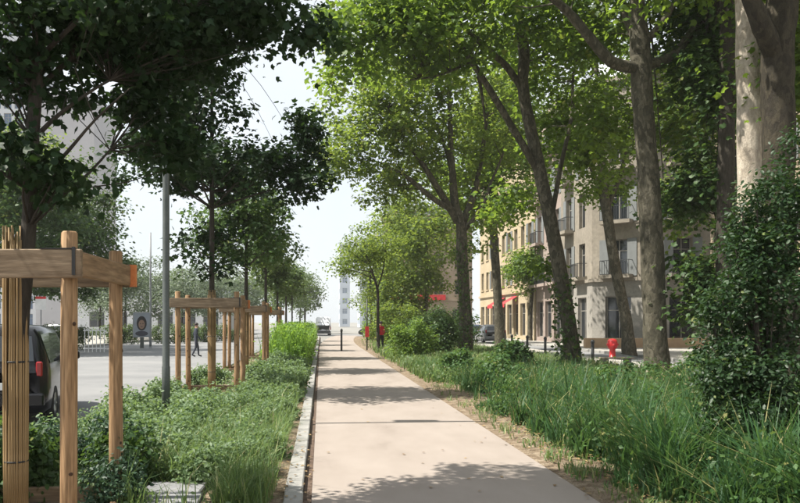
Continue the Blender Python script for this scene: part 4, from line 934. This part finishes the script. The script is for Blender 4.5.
# red hydrant
d = 33.; o = empty('fire_hydrant', (gx(612.5,d), d, .0), 0, 'red fire hydrant on the pavement before the corner building', 'hydrant')
M_hyd = noisy('hydrant_red', [(.36,.012,.014),(.50,.018,.022)], scale=5, rough=.4, sp=.5)
MB().lathe([(.20,0),(.20,.06),(.13,.08),(.12,.42),(.19,.47),(.21,.60),(.20,.78),(.13,.86),(.0,.88)], n=18).build('body', M_hyd, o)
MB().lathe([(.0,.18),(.07,.18),(.075,.24),(.06,.27),(0,.27)], n=12, axis='y', c=(0,-.42,.60)).build('outlet_cap', M_hyd, o)
for s in (-1,1): MB().lathe([(0,.10),(.06,.10),(.06,.24),(0,.25)], n=12, axis='x', c=(0,0,.62)).build('outlet_cap', M_hyd, o) if s > 0 else MB().lathe([(0,-.10),(.06,-.10),(.06,-.24),(0,-.25)], n=12, axis='x', c=(0,0,.62)).build('outlet_cap', M_hyd, o)
# low slatted bench in front of the hydrant
M_oldwood = noisy('old_bench_wood', [(.20,.17,.13),(.32,.28,.22)], scale=4, rough=.85, stretch=(1,8,8))
def bench(label, x, y, rz, w=1.7):
    o = empty('park_bench', (x,y,0), rz, label, 'bench', None)
    for k in range(4): MB().box(-w/2,-.22+.115*k,.42,w/2,-.12+.115*k,.46,.006).build('slat', M_oldwood, o)
    for k in range(3): MB().box(-w/2,.27+.03*k,.56+.13*k,w/2,.30+.03*k,.66+.13*k,.006).build('back_slat', M_oldwood, o)
    for s in (-1,1):
        MB().box(s*w*.4-.03,-.22,0,s*w*.4+.03,-.16,.419).build('leg', M_dark, o)
        MB().tube([((s*w*.4,.18,0),.03),((s*w*.4,.235,.45),.03),((s*w*.4,.335,.95),.022)], n=6).build('leg', M_dark, o)
o = empty('low_bench', (gx(616,26.5), 26.5, 0), math.radians(8), 'low backless slatted bench in front of the red hydrant', 'bench')
for k in range(6): MB().box(-.56+.19*k,-.24,.32,-.40+.19*k,.24,.37,.006).build('slat', M_oldwood, o)
for sx in (-1,1): MB().box(sx*.42-.05,-.2,0,sx*.42+.05,.2,.319,.01).build('leg', M_slab, o)
bench('weathered slatted bench behind the tall ornamental grass near the bicycle', 10.5, 20.5, math.radians(-80), 1.6)
# parked bicycle half hidden by the shrub
def bicycle(label, x, y, rz, col):
    o = empty('bicycle', (x,y,0), rz, label, 'bicycle'); R = .34
    m_ = plain('bicycle_paint', col, .3)
    for yy in (-.52,.52):
        w_ = empty('wheel', (0,yy,R)); w_.parent = o
        t_ = MB(); n = 28
        ring = [((0, math.cos(2*math.pi*k/n)*(R-.018), math.sin(2*math.pi*k/n)*(R-.018)), .018) for k in range(n+1)]
        t_.tube(ring, n=6, cap=False).build('tyre', M_tyre, w_)
        s_ = MB()
        for k in range(14): a = 2*math.pi*k/14; s_.tube([((0,0,0),.003),((0,math.cos(a)*(R-.03),math.sin(a)*(R-.03)),.003)], n=3)
        s_.build('spokes', M_rim, w_)
    fr = MB(); B = (0,-.08,.30); S = (0,-.20,.78); Hd = (0,.36,.80); Rr = (0,-.52,R); Ff = (0,.52,R)
    for a, b_, r in ((B,S,.017),(B,Hd,.02),((0,-.18,.70),Hd,.017),(B,Rr,.011),((0,-.18,.70),Rr,.010),(Hd,Ff,.015),(Hd,(0,.33,.95),.014),(S,(0,-.22,.90),.013)): fr.tube([(a,r),(b_,r)], n=7)
    fr.build('frame', m_, o)
    MB().tube([((-.28,.22,1.0),.013),((-.1,.33,.97),.013),((.1,.33,.97),.013),((.28,.22,1.0),.013)], n=6, sub=3).build('handlebar', M_rim, o)
    MB().tube([((0,-.36,.91),.07),((0,-.22,.93),.055),((0,-.08,.92),.022)], n=8, sub=2).build('saddle', M_rubber, o)
    c_ = MB().lathe([(.09,-.004),(.09,.004)], n=14, axis='x', c=(.04,-.08,.30)); c_.tube([((.05,-.08,.30),.01),((.06,.06,.22),.01)], n=5); c_.tube([((-.05,-.08,.30),.01),((-.06,-.22,.38),.01)], n=5); c_.build('crank', M_rim, o)
bicycle('dark parked bicycle half hidden behind the glossy shrub', gx(722,18.2), 18.2, math.radians(62), (.03,.04,.045))

# ------------------------------------------------------------------ people
def person(label, loc, rz, hgt, top, legs, hair=(.03,.022,.018), skin=(.42,.26,.19), stride=.22, pose='walk'):
    s = hgt/1.72
    pts = {'pelvis':(0,0,.95),'waist':(0,0,1.10),'chest':(0,.01,1.33),'neck':(0,.01,1.47),'headlow':(0,.03,1.54),'head':(0,.03,1.63),'top':(0,.02,1.71),
      'lhip':(-.09,0,.90),'lknee':(-.10,stride*.55,.50),'lank':(-.10,stride*.7,.09),'ltoe':(-.11,stride*.7+.17,.04),
      'rhip':(.09,0,.90),'rknee':(.10,-stride*.1,.49),'rank':(.10,-stride*.95,.12),'rtoe':(.11,-stride*.95+.16,.04),
      'lsh':(-.17,0,1.41),'lel':(-.23,-.08,1.14),'lwr':(-.22,.03,.92),'lh':(-.21,.07,.83),'rsh':(.17,0,1.41),'rel':(.23,-.02,1.14),'rwr':(.22,.14,.95),'rh':(.21,.19,.87)}
    rad = {'pelvis':(.155,.11),'waist':(.135,.095),'chest':(.165,.11),'neck':(.055,.055),'headlow':(.07,.08),'head':(.082,.10),'top':(.05,.06),'lhip':(.095,.1),'lknee':(.062,.066),'lank':(.042,.046),'ltoe':(.038,.03),
      'lsh':(.062,.06),'lel':(.045,.045),'lwr':(.032,.034),'lh':(.03,.042)}
    names = list(pts); ed = [('pelvis','waist'),('waist','chest'),('chest','neck'),('neck','headlow'),('headlow','head'),('head','top'),('pelvis','lhip'),('lhip','lknee'),('lknee','lank'),('lank','ltoe'),('pelvis','rhip'),('rhip','rknee'),('rknee','rank'),('rank','rtoe'),
      ('chest','lsh'),('lsh','lel'),('lel','lwr'),('lwr','lh'),('chest','rsh'),('rsh','rel'),('rel','rwr'),('rwr','rh')]
    me = bpy.data.meshes.new('person'); me.from_pydata([tuple(c*s for c in pts[k]) for k in names], [(names.index(a), names.index(b)) for a, b in ed], [])
    o = bpy.data.objects.new('person', me); COL.objects.link(o); o.location = loc; o.rotation_euler = (0,0,rz)
    md = o.modifiers.new('skin', 'SKIN')
    for i, k in enumerate(names):
        k2 = k if k in rad else 'l'+k[1:]
        me.skin_vertices[0].data[i].radius = tuple(c*s for c in rad[k2]); me.skin_vertices[0].data[i].use_root = (k == 'pelvis')
    o.modifiers.new('sub', 'SUBSURF').levels = 2; o.modifiers['sub'].render_levels = 2; md.use_smooth_shade = True
    m, n, l, b = newmat('clothes_'+label[:12])
    tc_ = n.new('ShaderNodeTexCoord'); sp_ = n.new('ShaderNodeSeparateXYZ'); l.new(tc_.outputs['Object'], sp_.inputs[0])
    mr = n.new('ShaderNodeMath'); mr.operation = 'DIVIDE'; mr.inputs[1].default_value = 1.8*s; l.new(sp_.outputs[2], mr.inputs[0])
    cr = n.new('ShaderNodeValToRGB'); cr.color_ramp.interpolation = 'CONSTANT'; e = cr.color_ramp.elements
    seq = [(0,(.02,.02,.02)),(.05,legs),(.53,top),(.815,skin),(.925,hair)]
    while len(e) < len(seq): e.new(.5)
    for q, (p_, c_) in zip(e, seq): q.position = p_; q.color = (*c_,1)
    l.new(mr.outputs[0], cr.inputs[0]); l.new(cr.outputs[0], b.inputs['Base Color']); b.inputs['Roughness'].default_value = .85
    me.materials.append(m)
    tag(o, label, 'person', None)
    hm = MB().lathe([(.0,.092),(.055,.078),(.085,.035),(.092,-.01),(.085,-.05)], n=14, c=(0,.008*s,1.655*s)); hm.build('hair', plain('hair_'+label[:12], hair, .6), o)
    return o
person('person in dark clothes walking past the second tree guard', (gx(196,37), 37, RZ), math.radians(-70), 1.66, (.02,.025,.04), (.025,.028,.04))
person('person in a red top and black trousers beside the sapling', (gx(381,41), 41, .0), math.radians(30), 1.62, (.5,.02,.03), (.015,.015,.018), stride=.1)

# ------------------------------------------------------------------ haze: one closed box of pale air round the scene
HAZE = True
if HAZE:
    hz = MB().box(-130,-25,-1.3,130,340,70).build('haze', None); tag(hz, kind='stuff')
    m = bpy.data.materials.new('haze_air'); m.use_nodes = True; n = m.node_tree.nodes; n.remove(n['Principled BSDF'])
    pv = n.new('ShaderNodeVolumePrincipled'); pv.inputs['Color'].default_value = (.97,.985,1,1); pv.inputs['Density'].default_value = .0003; pv.inputs['Anisotropy'].default_value = .0
    m.node_tree.links.new(pv.outputs[0], n['Material Output'].inputs['Volume']); hz.data.materials.append(m)
